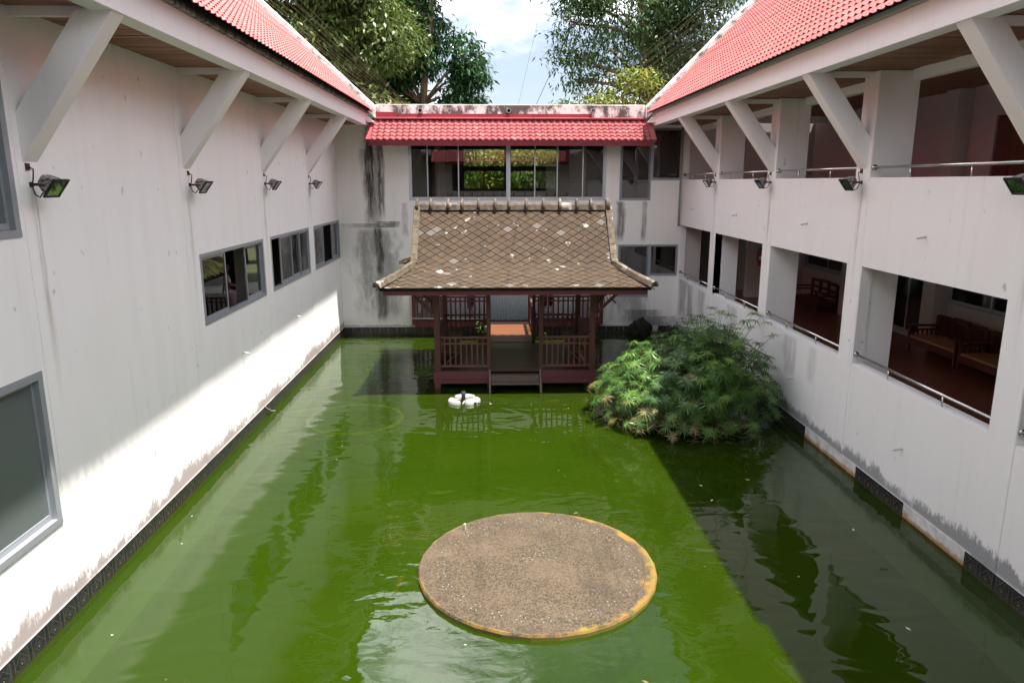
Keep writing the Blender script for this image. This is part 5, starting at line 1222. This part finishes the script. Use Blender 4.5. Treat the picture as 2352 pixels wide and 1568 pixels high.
# ================================================================== PEOPLE
def skin(name, joints, edges, mat, parent, root=0, sub=2):
    me = bpy.data.meshes.new(name); me.from_pydata([j[0] for j in joints], edges, []); o = bpy.data.objects.new(name, me); col.objects.link(o); o.parent = parent; me.materials.append(mat); WM[o.name] = Matrix()
    sk = o.modifiers.new('skin','SKIN'); sk.use_smooth_shade = True; ss_ = o.modifiers.new('sub','SUBSURF'); ss_.levels = sub; ss_.render_levels = sub
    for i, j in enumerate(joints):
        d = me.skin_vertices[0].data[i]; r_ = j[1]; d.radius = (r_, r_) if not isinstance(r_, tuple) else r_; d.use_root = (i == root)
    return o
def person(label, loc, rz, top, legs, stride=0.12):
    t = thing('person', label, 'person', loc, rz)
    J = [((0,0,0.95),(0.15,0.10)),((0,0.01,1.15),(0.14,0.095)),((0,0.0,1.38),(0.17,0.10)),((0,0.0,1.50),0.055),((0,0.02,1.56),0.05),((0,0.025,1.66),(0.075,0.095)),((0,0.02,1.74),(0.06,0.075))]
    E = [(0,1),(1,2),(2,3),(3,4),(4,5),(5,6)]
    for s_ in (-1,1):
        b = len(J); J += [((s_*0.17,0,1.42),0.055),((s_*0.22,0.0,1.15),0.042),((s_*0.23,0.09*1,0.92),0.032),((s_*0.23,0.12,0.83),0.03)]; E += [(2,b),(b,b+1),(b+1,b+2),(b+2,b+3)]
        h_ = b+3
        for q in range(4): J.append(((s_*0.23+(q-1.5)*0.016,0.135+0.004*q,0.74+0.006*abs(q-1.5)),0.0085)); E.append((h_,len(J)-1))
        J.append(((s_*0.205,0.165,0.79),0.009)); E.append((h_,len(J)-1))
        b = len(J); J += [((s_*0.09,0.0,0.88),0.085),((s_*0.10,0.03+s_*stride*0.5,0.48),0.058),((s_*0.10,-0.02+s_*stride,0.09),0.036),((s_*0.105,0.14+s_*stride,0.035),0.034)]; E += [(0,b),(b,b+1),(b+1,b+2),(b+2,b+3)]
    skin('body', J, E, M['skin'], t)
    k = lambda c: c
    Jt = [((0,0,0.92),(0.17,0.12)),((0,0.01,1.15),(0.16,0.115)),((0,0,1.38),(0.19,0.12)),((0,0,1.47),0.07)]; Et = [(0,1),(1,2),(2,3)]
    for s_ in (-1,1): b = len(Jt); Jt += [((s_*0.17,0,1.42),0.075),((s_*0.21,0.0,1.22),0.06)]; Et += [(2,b),(b,b+1)]
    skin('shirt', Jt, Et, top, t)
    Jl = [((0,0,0.97),(0.165,0.115))]; El = []
    for s_ in (-1,1): b = len(Jl); Jl += [((s_*0.09,0,0.86),0.10),((s_*0.10,0.03+s_*stride*0.5,0.48),0.075),((s_*0.10,-0.015+s_*stride,0.17),0.06)]; El += [(0,b),(b,b+1),(b+1,b+2)]
    skin('trousers', Jl, El, legs, t)
    skin('hair', [((0,0.0,1.73),(0.08,0.09)),((0,-0.045,1.66),(0.075,0.06))], [(0,1)], M['hair'], t)
    return t
person('person in blue jeans walking behind the red balustrade', (-0.78,26.75,0.462), R(200), M['whitecloth'], M['jeans'], 0.14)
person('person in dark trousers standing behind the right balustrade', (2.13,26.9,0.462), R(170), M['darkcloth'], M['darkcloth'], 0.05)
def seated(label, loc, rz):
    t = thing('person', label, 'person', loc, rz)
    J = [((0,0,0.50),(0.15,0.11)),((0,0.0,0.72),(0.13,0.09)),((0,0.02,0.93),(0.16,0.09)),((0,0.03,1.04),0.05),((0,0.05,1.10),0.05),((0,0.07,1.19),(0.072,0.09)),((0,0.06,1.27),(0.06,0.072))]; E = [(0,1),(1,2),(2,3),(3,4),(4,5),(5,6)]
    for s_ in (-1,1):
        b = len(J); J += [((s_*0.16,0.02,0.97),0.05),((s_*0.21,0.08,0.76),0.04),((s_*0.08,0.26,0.72),0.03),((s_*0.03,0.30,0.72),0.028)]; E += [(2,b),(b,b+1),(b+1,b+2),(b+2,b+3)]; h_ = b+3
        for q in range(4): J.append(((s_*0.03-s_*0.05,0.31+0.012*q,0.725-0.012*q),0.0085)); E.append((h_,len(J)-1))
        J.append(((s_*0.02,0.33,0.76),0.009)); E.append((h_,len(J)-1))
        b = len(J); J += [((s_*0.09,0.12,0.50),0.085),((s_*0.10,0.44,0.50),0.06),((s_*0.10,0.50,0.10),0.036),((s_*0.10,0.62,0.04),0.034)]; E += [(0,b),(b,b+1),(b+1,b+2),(b+2,b+3)]
    skin('body', J, E, M['skin'], t)
    skin('blouse', [((0,0,0.52),(0.17,0.13)),((0,0,0.72),(0.15,0.11)),((0,0.02,0.93),(0.18,0.11)),((0,0.03,1.02),0.07),((-0.17,0.02,0.97),0.07),((-0.21,0.07,0.80),0.06),((0.17,0.02,0.97),0.07),((0.21,0.07,0.80),0.06)], [(0,1),(1,2),(2,3),(2,4),(4,5),(2,6),(6,7)], M['whitecloth'], t)
    v = []; f = []; n = 20; rows = [(0.0,0.62,0.19,0.14,0.0),(0.0,0.52,0.27,0.30,0.18),(0.0,0.30,0.32,0.38,0.30),(0.0,0.02,0.42,0.50,0.38)]
    for (cx_, zz, ra, rb, cy_) in rows:
        for j in range(n): a = 2*math.pi*j/n; fl = 1+0.06*math.sin(a*7)*(0.7-zz); v.append((ra*math.cos(a)*fl, cy_+rb*math.sin(a)*fl, zz))
    for i in range(3):
        for j in range(n): f.append((i*n+j,i*n+(j+1)%n,(i+1)*n+(j+1)%n,(i+1)*n+j))
    MB().add(v, f).build('skirt', M['pinkcloth'], t, smooth=True, world=False)
    skin('hair', [((0,0.045,1.26),(0.078,0.088)),((0,0.0,1.19),(0.075,0.06)),((0,-0.03,1.05),(0.06,0.04))], [(0,1),(1,2)], M['hair'], t)
seated('seated person in white blouse and long pale skirt behind the open left window', (-6.75,18.55,1.9), R(-60))
st = thing('stool', 'low wooden stool under the seated person indoors', 'stool', (-6.75,18.55,1.9), R(-60))
MB().box(-0.2,0.2,-0.18,0.18,0.36,0.40).build('seat', M['sofa'], st, world=False)
for a in (-1,1):
    for b in (-1,1): MB().box(a*0.16-0.02,a*0.16+0.02,b*0.14-0.02,b*0.14+0.02,0,0.36).build('leg', M['sofa'], st, world=False)
